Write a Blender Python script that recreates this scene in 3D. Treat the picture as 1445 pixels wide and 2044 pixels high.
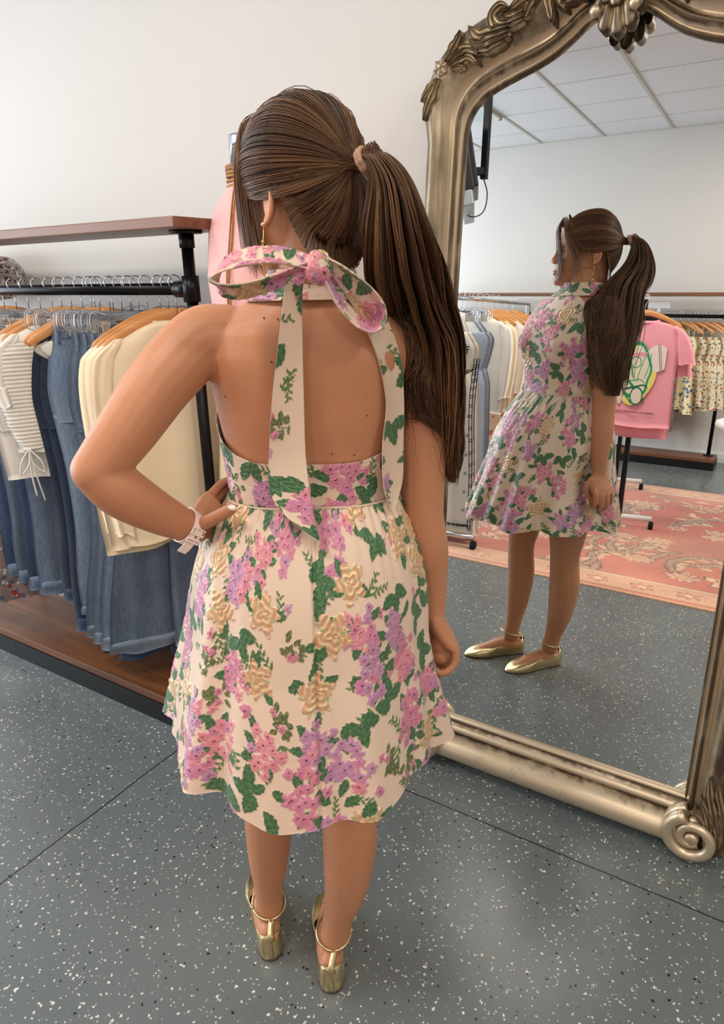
import bpy, bmesh, math, random
import numpy as np
from mathutils import Vector, Matrix
# ------------------------------------------------------------------ camera, light, exposure
for o in list(bpy.data.objects): bpy.data.objects.remove(o)
SC = bpy.context.scene
COL = SC.collection
SC.view_settings.view_transform = 'Standard'; SC.view_settings.look = 'None'
SC.view_settings.gamma = 1; SC.view_settings.use_curve_mapping = False
SC.view_settings.exposure = 0.10
FOC = 1362.0; YAW, PITCH, ROLL = map(math.radians, (32.4, 19.25, 1.1)); CAMZ = 1.42
f0 = Vector((-math.sin(YAW), math.cos(YAW), 0)); r0 = Vector((math.cos(YAW), math.sin(YAW), 0)); u0 = Vector((0, 0, 1))
fw = f0*math.cos(PITCH)-u0*math.sin(PITCH); dn = -(u0*math.cos(PITCH)+f0*math.sin(PITCH))
rt = r0*math.cos(ROLL)+dn*math.sin(ROLL); dw = -r0*math.sin(ROLL)+dn*math.cos(ROLL)
cd = bpy.data.cameras.new('camera'); cam = bpy.data.objects.new('camera', cd); COL.objects.link(cam)
cd.sensor_fit = 'VERTICAL'; cd.sensor_height = 24; cd.lens = 24*FOC/2044; cd.clip_start = .02
cam.matrix_world = Matrix(((rt.x, -dw.x, -fw.x, 0), (rt.y, -dw.y, -fw.y, 0), (rt.z, -dw.z, -fw.z, CAMZ), (0, 0, 0, 1)))
SC.camera = cam
W = bpy.data.worlds.new('daylight'); SC.world = W; W.use_nodes = True
W.node_tree.nodes['Background'].inputs[0].default_value = (.78, .88, 1, 1); W.node_tree.nodes['Background'].inputs[1].default_value = 1.0

def area(name, loc, target, sx, sy, power, col):
    l = bpy.data.lights.new(name, 'AREA'); l.shape = 'RECTANGLE'; l.size = sx; l.size_y = sy; l.energy = power; l.color = col
    o = bpy.data.objects.new(name, l); COL.objects.link(o); o.location = loc
    o.rotation_euler = (Vector(target)-Vector(loc)).to_track_quat('-Z', 'Y').to_euler(); return o
WALL_F, WALL_B, WALL_L, WALL_R, CEIL = 1.72, -4.03, -5.2, 3.2, 3.0
area('window_daylight', (WALL_L+.12, -1.2, 1.55), (0, -1.2, 1.3), 5.0, 2.3, 165, (.80, .90, 1))
LAMPS = [(-2.825, -2.66), (.225, -2.66), (1.445, -1.45), (-2.825, -.24), (-4.655, -2.66), (1.445, .365), (-.995, -.24)]
for i, (x, y) in enumerate(LAMPS[1:]):
    area('troffer_lamp', (x, y, CEIL-.035), (x, y, 0), .52, .52, 26, (1, .90, .79))

# ------------------------------------------------------------------ helpers
rnd = random.Random(7); NR = np.random.default_rng(7)
def lin(c):
    c = np.asarray(c, float)/255.; return np.where(c <= .04045, c/12.92, ((c+.055)/1.055)**2.4)
def L3(r, g, b): return tuple(lin((r, g, b)))+(1,)
class NT:
    def __init__(s, m): s.t = m.node_tree; s.n = s.t.nodes; s.b = s.n['Principled BSDF']
    def add(s, ty, **kw):
        n = s.n.new(ty)
        for k, v in kw.items(): setattr(n, k, v)
        return n
    def l(s, a, b): s.t.links.new(a, b)
def mat(name, col, rough=.6, metal=0., spec=.5, var=0., vscale=20., bump=0., bscale=200., coat=0., sss=0., trans=0., ior=1.45, sheen=0.):
    m = bpy.data.materials.new(name); m.use_nodes = True; k = NT(m); b = k.b
    b.inputs['Base Color'].default_value = L3(*col); b.inputs['Roughness'].default_value = rough; b.inputs['Metallic'].default_value = metal
    b.inputs['Specular IOR Level'].default_value = spec; b.inputs['Coat Weight'].default_value = coat; b.inputs['IOR'].default_value = ior
    b.inputs['Transmission Weight'].default_value = trans; b.inputs['Sheen Weight'].default_value = sheen
    if sss: b.inputs['Subsurface Weight'].default_value = sss; b.inputs['Subsurface Radius'].default_value = (.012, .005, .003); b.inputs['Subsurface Scale'].default_value = 1
    tc = k.add('ShaderNodeTexCoord')
    if var:
        n = k.add('ShaderNodeTexNoise'); n.inputs['Scale'].default_value = vscale; n.inputs['Detail'].default_value = 5; k.l(tc.outputs['Object'], n.inputs['Vector'])
        r = k.add('ShaderNodeMapRange'); r.inputs['From Min'].default_value = .3; r.inputs['From Max'].default_value = .7; r.inputs['To Min'].default_value = 1-var; r.inputs['To Max'].default_value = 1+var
        k.l(n.outputs['Fac'], r.inputs['Value'])
        x = k.add('ShaderNodeVectorMath', operation='SCALE'); x.inputs[0].default_value = L3(*col)[:3]; k.l(r.outputs[0], x.inputs['Scale']); k.l(x.outputs[0], b.inputs['Base Color'])
    if bump:
        n = k.add('ShaderNodeTexNoise'); n.inputs['Scale'].default_value = bscale; n.inputs['Detail'].default_value = 3; k.l(tc.outputs['Object'], n.inputs['Vector'])
        bp = k.add('ShaderNodeBump'); bp.inputs['Strength'].default_value = bump; bp.inputs['Distance'].default_value = .002; k.l(n.outputs['Fac'], bp.inputs['Height']); k.l(bp.outputs[0], b.inputs['Normal'])
    return m
def mesh(name, V, Fc, m=None, smooth=True, col=None):
    me = bpy.data.meshes.new(name)
    V = np.asarray(V, float)
    if isinstance(Fc, np.ndarray):
        nf, k = Fc.shape
        me.vertices.add(len(V)); me.vertices.foreach_set('co', V.astype(np.float32).ravel())
        me.loops.add(nf*k); me.loops.foreach_set('vertex_index', Fc.astype(np.int32).ravel())
        me.polygons.add(nf); me.polygons.foreach_set('loop_start', np.arange(0, nf*k, k, dtype=np.int32))
        me.update(calc_edges=True)
    else: me.from_pydata([tuple(v) for v in V], [], [tuple(f) for f in Fc]); me.update()
    if smooth and len(me.polygons): me.polygons.foreach_set('use_smooth', [True]*len(me.polygons))
    if col is not None:
        a = me.color_attributes.new('Col', 'FLOAT_COLOR', 'POINT'); a.data.foreach_set('color', np.asarray(col, np.float32).ravel())
    if m: me.materials.append(m)
    return me
def obj(name, me, parent=None, loc=(0, 0, 0), rot=(0, 0, 0)):
    o = bpy.data.objects.new(name, me); COL.objects.link(o); o.location = loc; o.rotation_euler = rot
    if parent is not None: o.parent = parent
    return o
def wobj(name, me, parent):      # mesh given in world coordinates under a thing's empty (unrotated)
    o = obj(name, me, parent); o.location = -Vector(root_loc(parent)); return o
def root_loc(p):
    v = Vector(p.location)
    while p.parent: p = p.parent; v += Vector(p.location)
    return v
def tag(o, label=None, cat=None, group=None, kind=None):
    if label: o['label'] = label
    if cat: o['category'] = cat
    if group: o['group'] = group
    if kind: o['kind'] = kind
    return o
def empty(name, loc=(0, 0, 0), rot=(0, 0, 0), label=None, cat=None, group=None):
    return tag(obj(name, None, None, loc, rot), label, cat, group)
def tree_copy(o, parent=None):
    c = o.copy(); COL.objects.link(c)
    if parent is not None: c.parent = parent
    for ch in list(o.children): tree_copy(ch, c)
    return c
class MB:                         # gathers verts/faces
    def __init__(s): s.v = []; s.f = []
    def add(s, V, Fc):
        n = len(s.v); s.v += [tuple(map(float, v)) for v in V]; s.f += [tuple(int(i)+n for i in f) for f in Fc]; return s
    def box(s, c, d, b=0.0, R=None):
        bm = bmesh.new(); bmesh.ops.create_cube(bm, size=1)
        for v in bm.verts: v.co = Vector((v.co.x*d[0], v.co.y*d[1], v.co.z*d[2]))
        if b: bmesh.ops.bevel(bm, geom=bm.edges[:], offset=b, segments=2, affect='EDGES', profile=.5)
        for v in bm.verts:
            if R is not None: v.co = R @ v.co
            v.co += Vector(c)
        bm.verts.index_update(); s.add([v.co for v in bm.verts], [[v.index for v in f.verts] for f in bm.faces]); bm.free(); return s
    def tube(s, P, r, n=10, cap=True, sx=1., up=None):
        V, Fc = tube(P, r, n, cap, sx, up); return s.add(V, Fc)
    def ell(s, c, r, nu=20, nv=12, R=None):
        V = []
        for j in range(nv+1):
            ph = math.pi*j/nv
            for i in range(nu):
                t = 2*math.pi*i/nu; p = Vector((r[0]*math.sin(ph)*math.cos(t), r[1]*math.sin(ph)*math.sin(t), r[2]*math.cos(ph)))
                if R is not None: p = R @ p
                V.append(p+Vector(c))
        Fc = [(j*nu+i, (j+1)*nu+i, (j+1)*nu+(i+1) % nu, j*nu+(i+1) % nu) for j in range(nv) for i in range(nu)]
        return s.add(V, Fc)
    def loft(s, rings, cap=True, closed=True):
        V, Fc = loft(rings, cap, closed); return s.add(V, Fc)
    def me(s, name, m=None, smooth=True): return mesh(name, s.v, s.f, m, smooth)
def loft(rings, cap=True, closed=True):
    n = len(rings[0]); V = [p for r in rings for p in r]; Fc = []
    for j in range(len(rings)-1):
        for i in range(n if closed else n-1):
            Fc.append((j*n+i, j*n+(i+1) % n, (j+1)*n+(i+1) % n, (j+1)*n+i))
    if cap: Fc.append(tuple(range(n))[::-1]); Fc.append(tuple((len(rings)-1)*n+i for i in range(n)))
    return V, Fc
def catmull(P, k=8):
    P = np.asarray(P, float); Q = np.vstack([2*P[0]-P[1], P, 2*P[-1]-P[-2]]); out = []
    for i in range(1, len(Q)-2):
        for t in np.linspace(0, 1, k, endpoint=False):
            a, b, c, d = Q[i-1:i+3]; out.append(.5*((2*b)+(c-a)*t+(2*a-5*b+4*c-d)*t*t+(3*b-a-3*c+d)*t**3))
    out.append(Q[-2]); return np.array(out)
def tube(P, r, n=10, cap=True, sx=1., up=None):
    P = np.asarray(P, float); m_ = len(P); r = np.broadcast_to(np.asarray(r, float), (m_,))
    T = np.gradient(P, axis=0); T /= np.linalg.norm(T, axis=1)[:, None]+1e-12
    u = np.array(up, float) if up is not None else (np.array([0, 0, 1.]) if abs(T[0][2]) < .9 else np.array([1., 0, 0]))
    rings = []
    for i in range(m_):
        u = u-T[i]*(u@T[i]); u /= np.linalg.norm(u)+1e-12; w_ = np.cross(T[i], u)
        a = np.linspace(0, 2*np.pi, n, endpoint=False)
        rings.append(P[i]+r[i]*(np.cos(a)[:, None]*u*sx+np.sin(a)[:, None]*w_))
        if up is not None: u = np.array(up, float)
    return loft([list(q) for q in rings], cap)
def grid_faces(nu, nv, wrap=False):
    i = np.arange(nu if wrap else nu-1); j = np.arange(nv-1); I, J = np.meshgrid(i, j); I = I.ravel(); J = J.ravel(); I2 = (I+1) % nu
    return np.stack([J*nu+I, J*nu+I2, (J+1)*nu+I2, (J+1)*nu+I], 1)
def solid(o, t, off=0.): md = o.modifiers.new('thickness', 'SOLIDIFY'); md.thickness = t; md.offset = off; return o
def interp(z, Z, A): return np.interp(z, Z, A)
def smoothstep(a, b, x): t = np.clip((x-a)/(b-a), 0, 1); return t*t*(3-2*t)

# ------------------------------------------------------------------ materials
def attr_mat(name, rough=.55, metal_from_alpha=True, bump=0.1, bscale=900, spec=.4, sheen=.2):
    m = bpy.data.materials.new(name); m.use_nodes = True; k = NT(m)
    a = k.add('ShaderNodeAttribute', attribute_name='Col'); k.l(a.outputs['Color'], k.b.inputs['Base Color'])
    k.b.inputs['Specular IOR Level'].default_value = spec; k.b.inputs['Sheen Weight'].default_value = sheen
    if metal_from_alpha:
        r = k.add('ShaderNodeMapRange'); r.inputs['To Min'].default_value = rough; r.inputs['To Max'].default_value = .22; k.l(a.outputs['Alpha'], r.inputs['Value']); k.l(r.outputs[0], k.b.inputs['Roughness'])
        q = k.add('ShaderNodeMath', operation='MULTIPLY'); q.inputs[1].default_value = .75; k.l(a.outputs['Alpha'], q.inputs[0]); k.l(q.outputs[0], k.b.inputs['Metallic'])
    else: k.b.inputs['Roughness'].default_value = rough
    if bump:
        tc = k.add('ShaderNodeTexCoord'); n = k.add('ShaderNodeTexNoise'); n.inputs['Scale'].default_value = bscale; k.l(tc.outputs['Object'], n.inputs['Vector'])
        bp = k.add('ShaderNodeBump'); bp.inputs['Strength'].default_value = bump; bp.inputs['Distance'].default_value = .001; k.l(n.outputs['Fac'], bp.inputs['Height']); k.l(bp.outputs[0], k.b.inputs['Normal'])
    return m
def denim(name, col, lightc):
    m = mat(name, col, .85, spec=.2, bump=.35, bscale=700, sheen=.25); k = NT(m); tc = k.add('ShaderNodeTexCoord')
    mp = k.add('ShaderNodeMapping'); mp.inputs['Scale'].default_value = (260, 260, 40); n1 = k.add('ShaderNodeTexNoise'); n1.inputs['Scale'].default_value = 1; n1.inputs['Detail'].default_value = 4
    k.l(tc.outputs['Object'], mp.inputs[0]); k.l(mp.outputs[0], n1.inputs['Vector'])
    n2 = k.add('ShaderNodeTexNoise'); n2.inputs['Scale'].default_value = 3.5; n2.inputs['Detail'].default_value = 2; k.l(tc.outputs['Object'], n2.inputs['Vector'])
    a = k.add('ShaderNodeMath', operation='ADD'); k.l(n1.outputs['Fac'], a.inputs[0]); k.l(n2.outputs['Fac'], a.inputs[1])
    r = k.add('ShaderNodeMapRange'); r.inputs['From Min'].default_value = .65; r.inputs['From Max'].default_value = 1.4; k.l(a.outputs[0], r.inputs['Value'])
    x = k.add('ShaderNodeMix', data_type='RGBA'); x.inputs['A'].default_value = L3(*col); x.inputs['B'].default_value = L3(*lightc); k.l(r.outputs[0], x.inputs['Factor']); k.l(x.outputs['Result'], k.b.inputs['Base Color'])
    return m
def wood(name, dark, light, axis=0, scale=1.):
    m = mat(name, dark, .38, bump=.15, bscale=60); k = NT(m); tc = k.add('ShaderNodeTexCoord'); mp = k.add('ShaderNodeMapping')
    s = [26*scale]*3; s[axis] = 1.6*scale; mp.inputs['Scale'].default_value = s; k.l(tc.outputs['Object'], mp.inputs[0])
    n = k.add('ShaderNodeTexNoise'); n.inputs['Scale'].default_value = 1; n.inputs['Detail'].default_value = 7; n.inputs['Distortion'].default_value = .6; k.l(mp.outputs[0], n.inputs['Vector'])
    r = k.add('ShaderNodeMapRange'); r.inputs['From Min'].default_value = .3; r.inputs['From Max'].default_value = .7; k.l(n.outputs['Fac'], r.inputs['Value'])
    x = k.add('ShaderNodeMix', data_type='RGBA'); x.inputs['A'].default_value = L3(*dark); x.inputs['B'].default_value = L3(*light); k.l(r.outputs[0], x.inputs['Factor']); k.l(x.outputs['Result'], k.b.inputs['Base Color'])
    return m
M = {}
M['wall'] = mat('warm_white_wall_paint', (214, 210, 205), .75, var=.015, vscale=2, bump=.12, bscale=90)
M['trim'] = mat('white_trim_paint', (222, 221, 217), .5)
M['black_pipe'] = mat('black_iron_pipe', (20, 20, 23), .33, metal=.55, bump=.1, bscale=120)
M['black_steel'] = mat('black_steel', (17, 17, 19), .45, metal=.3)
M['walnut'] = wood('walnut_shelf', (96, 62, 42), (138, 92, 64))
M['base_wood'] = wood('stained_base_board', (74, 44, 26), (122, 76, 44))
M['chrome'] = mat('chrome_wire', (205, 206, 210), .18, metal=1)
M['clear'] = mat('clear_plastic', (240, 243, 248), .06, trans=.93, ior=1.3)
M['maple'] = wood('maple_hanger', (196, 134, 78), (222, 164, 104), axis=1, scale=1.2)
M['clip'] = mat('brushed_clip_metal', (196, 190, 178), .35, metal=1)
M['cream_fleece'] = mat('cream_fleece', (236, 218, 186), .9, var=.02, bump=.3, bscale=350, sheen=.4)
M['white_cotton'] = mat('white_cotton', (232, 226, 216), .9, var=.02, bump=.4, bscale=260, sheen=.3)
M['denim_mid'] = denim('mid_blue_denim', (74, 88, 108), (116, 130, 150))
M['denim_pocket'] = denim('light_blue_denim', (84, 100, 122), (134, 150, 170))
M['denim_dark'] = denim('dark_indigo_denim', (20, 28, 46), (40, 54, 80))
M['denim_blue'] = denim('washed_indigo_denim', (40, 56, 82), (72, 92, 122))
M['denim_hem'] = denim('faded_hem_denim', (96, 110, 128), (142, 154, 168))
M['stitch'] = mat('tan_stitching', (120, 104, 96), .8)
M['skin'] = mat('tanned_skin', (186, 130, 96), .44, spec=.38, sss=.22, var=.05, vscale=9, bump=.06, bscale=500)
M['hair'] = None
M['gold_shoe'] = mat('metallic_gold_leather', (214, 194, 150), .30, metal=.95, bump=.12, bscale=160)
M['shoe_lining'] = mat('tan_shoe_lining', (196, 150, 112), .7)
M['shoe_sole'] = mat('brown_heel_rubber', (96, 62, 42), .6)
M['gold'] = mat('gold_jewellery', (232, 190, 110), .15, metal=1)
M['watch'] = mat('pale_pink_silicone', (236, 216, 205), .5, sss=.05)
M['watch_case'] = mat('watch_case', (60, 60, 64), .2, metal=.6)
M['nail'] = mat('pale_nail_polish', (240, 222, 214), .12, coat=1)
M['dark_mole'] = mat('mole', (92, 48, 30), .6)
M['lips'] = mat('lips', (176, 98, 88), .4)
M['eye'] = mat('eye_white', (226, 222, 218), .2)
M['iris'] = mat('iris', (50, 32, 22), .2)
M['pink_knit'] = mat('pale_pink_jersey', (240, 178, 174), .85, var=.015, bump=.15, bscale=300, sheen=.3)
M['form_metal'] = mat('brushed_steel_neck_cap', (176, 182, 192), .3, metal=.9)
M['coil'] = mat('braided_tan_cord', (168, 122, 66), .6, var=.25, vscale=160)
M['cream_skirt'] = mat('cream_linen', (226, 208, 172), .9, var=.02, bump=.3, bscale=300)
M['pink_tee'] = mat('pink_cotton_tee', (240, 160, 172), .85, var=.02, vscale=8, bump=.2, bscale=300)
M['white_plastic'] = mat('white_plastic', (232, 232, 232), .4)
M['tv_black'] = mat('black_tv_plastic', (30, 29, 30), .35)
M['tv_grey'] = mat('silver_tv_plastic', (160, 166, 172), .3, metal=.3)
M['screen'] = mat('tv_glass', (8, 8, 10), .08)
M['seersucker'] = mat('grey_blue_seersucker', (158, 170, 186), .9, var=.06, vscale=120)
M['black_cloth'] = mat('black_cloth', (16, 16, 18), .9)
M['tile'] = None
# mirror-frame champagne metal with worn brown in the hollows (pointiness-free: noise streaks + object wear)
def frame_mat():
    m = bpy.data.materials.new('antiqued_champagne_gilding'); m.use_nodes = True; k = NT(m); tc = k.add('ShaderNodeTexCoord')
    mp = k.add('ShaderNodeMapping'); mp.inputs['Scale'].default_value = (60, 60, 5); n = k.add('ShaderNodeTexNoise'); n.inputs['Scale'].default_value = 1; n.inputs['Detail'].default_value = 6
    k.l(tc.outputs['Object'], mp.inputs[0]); k.l(mp.outputs[0], n.inputs['Vector'])
    n2 = k.add('ShaderNodeTexNoise'); n2.inputs['Scale'].default_value = 9; n2.inputs['Detail'].default_value = 5; k.l(tc.outputs['Object'], n2.inputs['Vector'])
    a = k.add('ShaderNodeMath', operation='ADD'); k.l(n.outputs['Fac'], a.inputs[0]); k.l(n2.outputs['Fac'], a.inputs[1])
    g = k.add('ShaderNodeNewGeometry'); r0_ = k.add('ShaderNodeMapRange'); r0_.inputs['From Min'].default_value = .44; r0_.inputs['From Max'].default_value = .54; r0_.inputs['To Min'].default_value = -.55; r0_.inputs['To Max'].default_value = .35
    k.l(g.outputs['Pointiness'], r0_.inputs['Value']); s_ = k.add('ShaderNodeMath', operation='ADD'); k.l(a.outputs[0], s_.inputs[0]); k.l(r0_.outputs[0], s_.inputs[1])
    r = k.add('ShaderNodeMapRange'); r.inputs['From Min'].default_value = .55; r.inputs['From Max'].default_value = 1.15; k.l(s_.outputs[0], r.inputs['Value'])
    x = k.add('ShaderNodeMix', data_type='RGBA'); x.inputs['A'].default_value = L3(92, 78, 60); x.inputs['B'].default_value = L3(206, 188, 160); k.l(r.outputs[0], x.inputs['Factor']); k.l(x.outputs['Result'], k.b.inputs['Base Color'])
    k.b.inputs['Metallic'].default_value = .74; k.b.inputs['Roughness'].default_value = .4
    bp = k.add('ShaderNodeBump'); bp.inputs['Strength'].default_value = .25; bp.inputs['Distance'].default_value = .001; k.l(n.outputs['Fac'], bp.inputs['Height']); k.l(bp.outputs[0], k.b.inputs['Normal'])
    return m
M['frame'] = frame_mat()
mm = bpy.data.materials.new('silvered_glass'); mm.use_nodes = True; b_ = mm.node_tree.nodes['Principled BSDF']; b_.inputs['Metallic'].default_value = 1; b_.inputs['Roughness'].default_value = .0; b_.inputs['Base Color'].default_value = (.93, .95, .94, 1); M['mirror'] = mm
def floor_mat():
    m = bpy.data.materials.new('grey_epoxy_with_flakes'); m.use_nodes = True; k = NT(m); g = k.add('ShaderNodeNewGeometry'); pos = g.outputs['Position']
    dst = k.add('ShaderNodeTexNoise'); dst.inputs['Scale'].default_value = 190; dst.inputs['Detail'].default_value = 1; k.l(pos, dst.inputs['Vector'])
    sc = k.add('ShaderNodeVectorMath', operation='MULTIPLY_ADD'); sc.inputs[1].default_value = (.008,)*3; k.l(dst.outputs['Color'], sc.inputs[0]); k.l(pos, sc.inputs[2])
    def flakes(scale, thr, prob, seed):
        mv = k.add('ShaderNodeVectorMath', operation='ADD'); mv.inputs[1].default_value = (seed, seed*1.7, 0); k.l(sc.outputs[0], mv.inputs[0])
        fl = k.add('ShaderNodeVectorMath', operation='MULTIPLY'); fl.inputs[1].default_value = (1, 1, 0); k.l(mv.outputs[0], fl.inputs[0])
        v = k.add('ShaderNodeTexVoronoi', voronoi_dimensions='2D'); v.inputs['Scale'].default_value = scale; k.l(fl.outputs[0], v.inputs['Vector'])
        sp = k.add('ShaderNodeSeparateColor'); k.l(v.outputs['Color'], sp.inputs[0])
        c1 = k.add('ShaderNodeMath', operation='LESS_THAN'); c1.inputs[1].default_value = prob; k.l(sp.outputs[0], c1.inputs[0])
        th = k.add('ShaderNodeMath', operation='MULTIPLY'); th.inputs[1].default_value = thr; k.l(sp.outputs[1], th.inputs[0])
        c2 = k.add('ShaderNodeMath', operation='LESS_THAN'); k.l(v.outputs['Distance'], c2.inputs[0]); k.l(th.outputs[0], c2.inputs[1])
        mu = k.add('ShaderNodeMath', operation='MULTIPLY'); k.l(c1.outputs[0], mu.inputs[0]); k.l(c2.outputs[0], mu.inputs[1]); return mu.outputs[0]
    base = k.add('ShaderNodeTexNoise'); base.inputs['Scale'].default_value = 2.2; base.inputs['Detail'].default_value = 6; k.l(pos, base.inputs['Vector'])
    cur = k.add('ShaderNodeMix', data_type='RGBA'); cur.inputs['A'].default_value = L3(88, 94, 96); cur.inputs['B'].default_value = L3(106, 112, 112); k.l(base.outputs['Fac'], cur.inputs['Factor']); out = cur.outputs['Result']
    for scale, thr, prob, seed, colr in ((125, .40, .08, 3., (206, 202, 186)), (85, .27, .045, 11., (214, 210, 196)), (105, .36, .05, 7., (22, 24, 28)), (200, .5, .06, 17., (190, 188, 176))):
        x = k.add('ShaderNodeMix', data_type='RGBA'); x.inputs['B'].default_value = L3(*colr); k.l(out, x.inputs['A']); k.l(flakes(scale, thr, prob, seed), x.inputs['Factor']); out = x.outputs['Result']
    # saw-cut control joints: y = 1.417 and x = -1.475
    sx = k.add('ShaderNodeSeparateXYZ'); k.l(pos, sx.inputs[0]); wob = k.add('ShaderNodeTexNoise'); wob.inputs['Scale'].default_value = 14; wob.inputs['Detail'].default_value = 4; k.l(pos, wob.inputs['Vector'])
    masks = []
    for ax, c in ((1, 1.417), (0, -1.475)):
        d = k.add('ShaderNodeMath', operation='SUBTRACT'); k.l(sx.outputs[ax], d.inputs[0]); d.inputs[1].default_value = c
        e = k.add('ShaderNodeMath', operation='MULTIPLY_ADD'); e.inputs[1].default_value = .008; k.l(wob.outputs['Fac'], e.inputs[0]); k.l(d.outputs[0], e.inputs[2])
        e2 = k.add('ShaderNodeMath', operation='SUBTRACT'); k.l(e.outputs[0], e2.inputs[0]); e2.inputs[1].default_value = .004
        ab = k.add('ShaderNodeMath', operation='ABSOLUTE'); k.l(e2.outputs[0], ab.inputs[0]); masks.append(ab.outputs[0])
    mn = k.add('ShaderNodeMath', operation='MINIMUM'); k.l(masks[0], mn.inputs[0]); k.l(masks[1], mn.inputs[1])
    jm = k.add('ShaderNodeMapRange'); jm.inputs['From Min'].default_value = .0015; jm.inputs['From Max'].default_value = .003; jm.inputs['To Min'].default_value = 1; jm.inputs['To Max'].default_value = 0; k.l(mn.outputs[0], jm.inputs['Value'])
    x = k.add('ShaderNodeMix', data_type='RGBA'); x.inputs['B'].default_value = L3(38, 34, 32); k.l(out, x.inputs['A']); k.l(jm.outputs[0], x.inputs['Factor']); k.l(x.outputs['Result'], k.b.inputs['Base Color'])
    k.b.inputs['Specular IOR Level'].default_value = .5
    rr = k.add('ShaderNodeMapRange'); rr.inputs['To Min'].default_value = .16; rr.inputs['To Max'].default_value = .34; k.l(base.outputs['Fac'], rr.inputs['Value']); k.l(rr.outputs[0], k.b.inputs['Roughness'])
    bn = k.add('ShaderNodeTexNoise'); bn.inputs['Scale'].default_value = 35; k.l(pos, bn.inputs['Vector']); ad = k.add('ShaderNodeMath', operation='MULTIPLY_ADD'); ad.inputs[1].default_value = -3; k.l(jm.outputs[0], ad.inputs[0]); k.l(bn.outputs['Fac'], ad.inputs[2])
    bp = k.add('ShaderNodeBump'); bp.inputs['Strength'].default_value = .18; bp.inputs['Distance'].default_value = .002; k.l(ad.outputs[0], bp.inputs['Height']); k.l(bp.outputs[0], k.b.inputs['Normal'])
    return m
M['floor'] = floor_mat()
def ceil_mat():
    m = mat('mineral_ceiling_tile', (205, 206, 206), .9, bump=.5, bscale=220); k = NT(m); g = k.add('ShaderNodeNewGeometry')
    n = k.add('ShaderNodeTexNoise'); n.inputs['Scale'].default_value = 130; n.inputs['Detail'].default_value = 3; k.l(g.outputs['Position'], n.inputs['Vector'])
    r = k.add('ShaderNodeMapRange'); r.inputs['From Min'].default_value = .34; r.inputs['From Max'].default_value = .46; k.l(n.outputs['Fac'], r.inputs['Value'])
    x = k.add('ShaderNodeMix', data_type='RGBA'); x.inputs['A'].default_value = L3(196, 197, 200); x.inputs['B'].default_value = L3(230, 231, 234); k.l(r.outputs[0], x.inputs['Factor']); k.l(x.outputs['Result'], k.b.inputs['Base Color'])
    return m
M['tile'] = ceil_mat()
def print_mat(name, base, spots, scale=28):
    m = mat(name, base, .85, bump=.2, bscale=300); k = NT(m); tc = k.add('ShaderNodeTexCoord'); out = None
    mp0 = k.add('ShaderNodeTexNoise'); mp0.inputs['Scale'].default_value = 60; k.l(tc.outputs['Object'], mp0.inputs['Vector'])
    ds = k.add('ShaderNodeVectorMath', operation='MULTIPLY_ADD'); ds.inputs[1].default_value = (.02,)*3; k.l(mp0.outputs['Color'], ds.inputs[0]); k.l(tc.outputs['Object'], ds.inputs[2])
    prev = None
    for i, (c, pr, th, sc_) in enumerate(spots):
        off = k.add('ShaderNodeVectorMath', operation='ADD'); off.inputs[1].default_value = (i*3.1, i*1.3, i*2.2); k.l(ds.outputs[0], off.inputs[0])
        v = k.add('ShaderNodeTexVoronoi'); v.inputs['Scale'].default_value = scale*sc_; k.l(off.outputs[0], v.inputs['Vector']); sp = k.add('ShaderNodeSeparateColor'); k.l(v.outputs['Color'], sp.inputs[0])
        a = k.add('ShaderNodeMath', operation='LESS_THAN'); a.inputs[1].default_value = pr; k.l(sp.outputs[0], a.inputs[0])
        b = k.add('ShaderNodeMath', operation='LESS_THAN'); b.inputs[1].default_value = th; k.l(v.outputs['Distance'], b.inputs[0])
        mu = k.add('ShaderNodeMath', operation='MULTIPLY'); k.l(a.outputs[0], mu.inputs[0]); k.l(b.outputs[0], mu.inputs[1])
        x = k.add('ShaderNodeMix', data_type='RGBA'); x.inputs['B'].default_value = L3(*c); k.l(mu.outputs[0], x.inputs['Factor'])
        if prev is None: x.inputs['A'].default_value = L3(*base)
        else: k.l(prev, x.inputs['A'])
        prev = x.outputs['Result']
    k.l(prev, k.b.inputs['Base Color']); return m
M['print_blue'] = print_mat('cream_print_blue_flowers', (232, 214, 170), [((96, 116, 140), .55, .42, .9), ((70, 92, 80), .5, .3, 1.3)])
M['print_red'] = print_mat('cream_print_red_flowers', (222, 206, 172), [((110, 120, 96), .6, .4, 1.5), ((186, 62, 62), .3, .4, 1.2), ((196, 150, 90), .3, .35, 1.8)])
M['print_mauve'] = print_mat('mauve_print', (150, 130, 126), [((90, 100, 120), .5, .45, 1.4), ((150, 60, 60), .3, .4, 1.2), ((220, 210, 200), .4, .35, 1.7)])
M['print_orange'] = print_mat('peach_print_orange_flowers', (240, 206, 172), [((206, 112, 68), .5, .42, .8), ((120, 110, 70), .2, .3, 1.4)])
M['print_dark'] = print_mat('black_and_cream_print', (222, 212, 190), [((24, 24, 26), .6, .5, .8), ((200, 150, 110), .3, .4, 1.2)])
M['print_knit'] = print_mat('multicolour_knit', (176, 166, 160), [((120, 50, 60), .4, .45, 2.4), ((60, 66, 92), .4, .45, 2.8), ((228, 222, 214), .4, .45, 2.2)])

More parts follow.
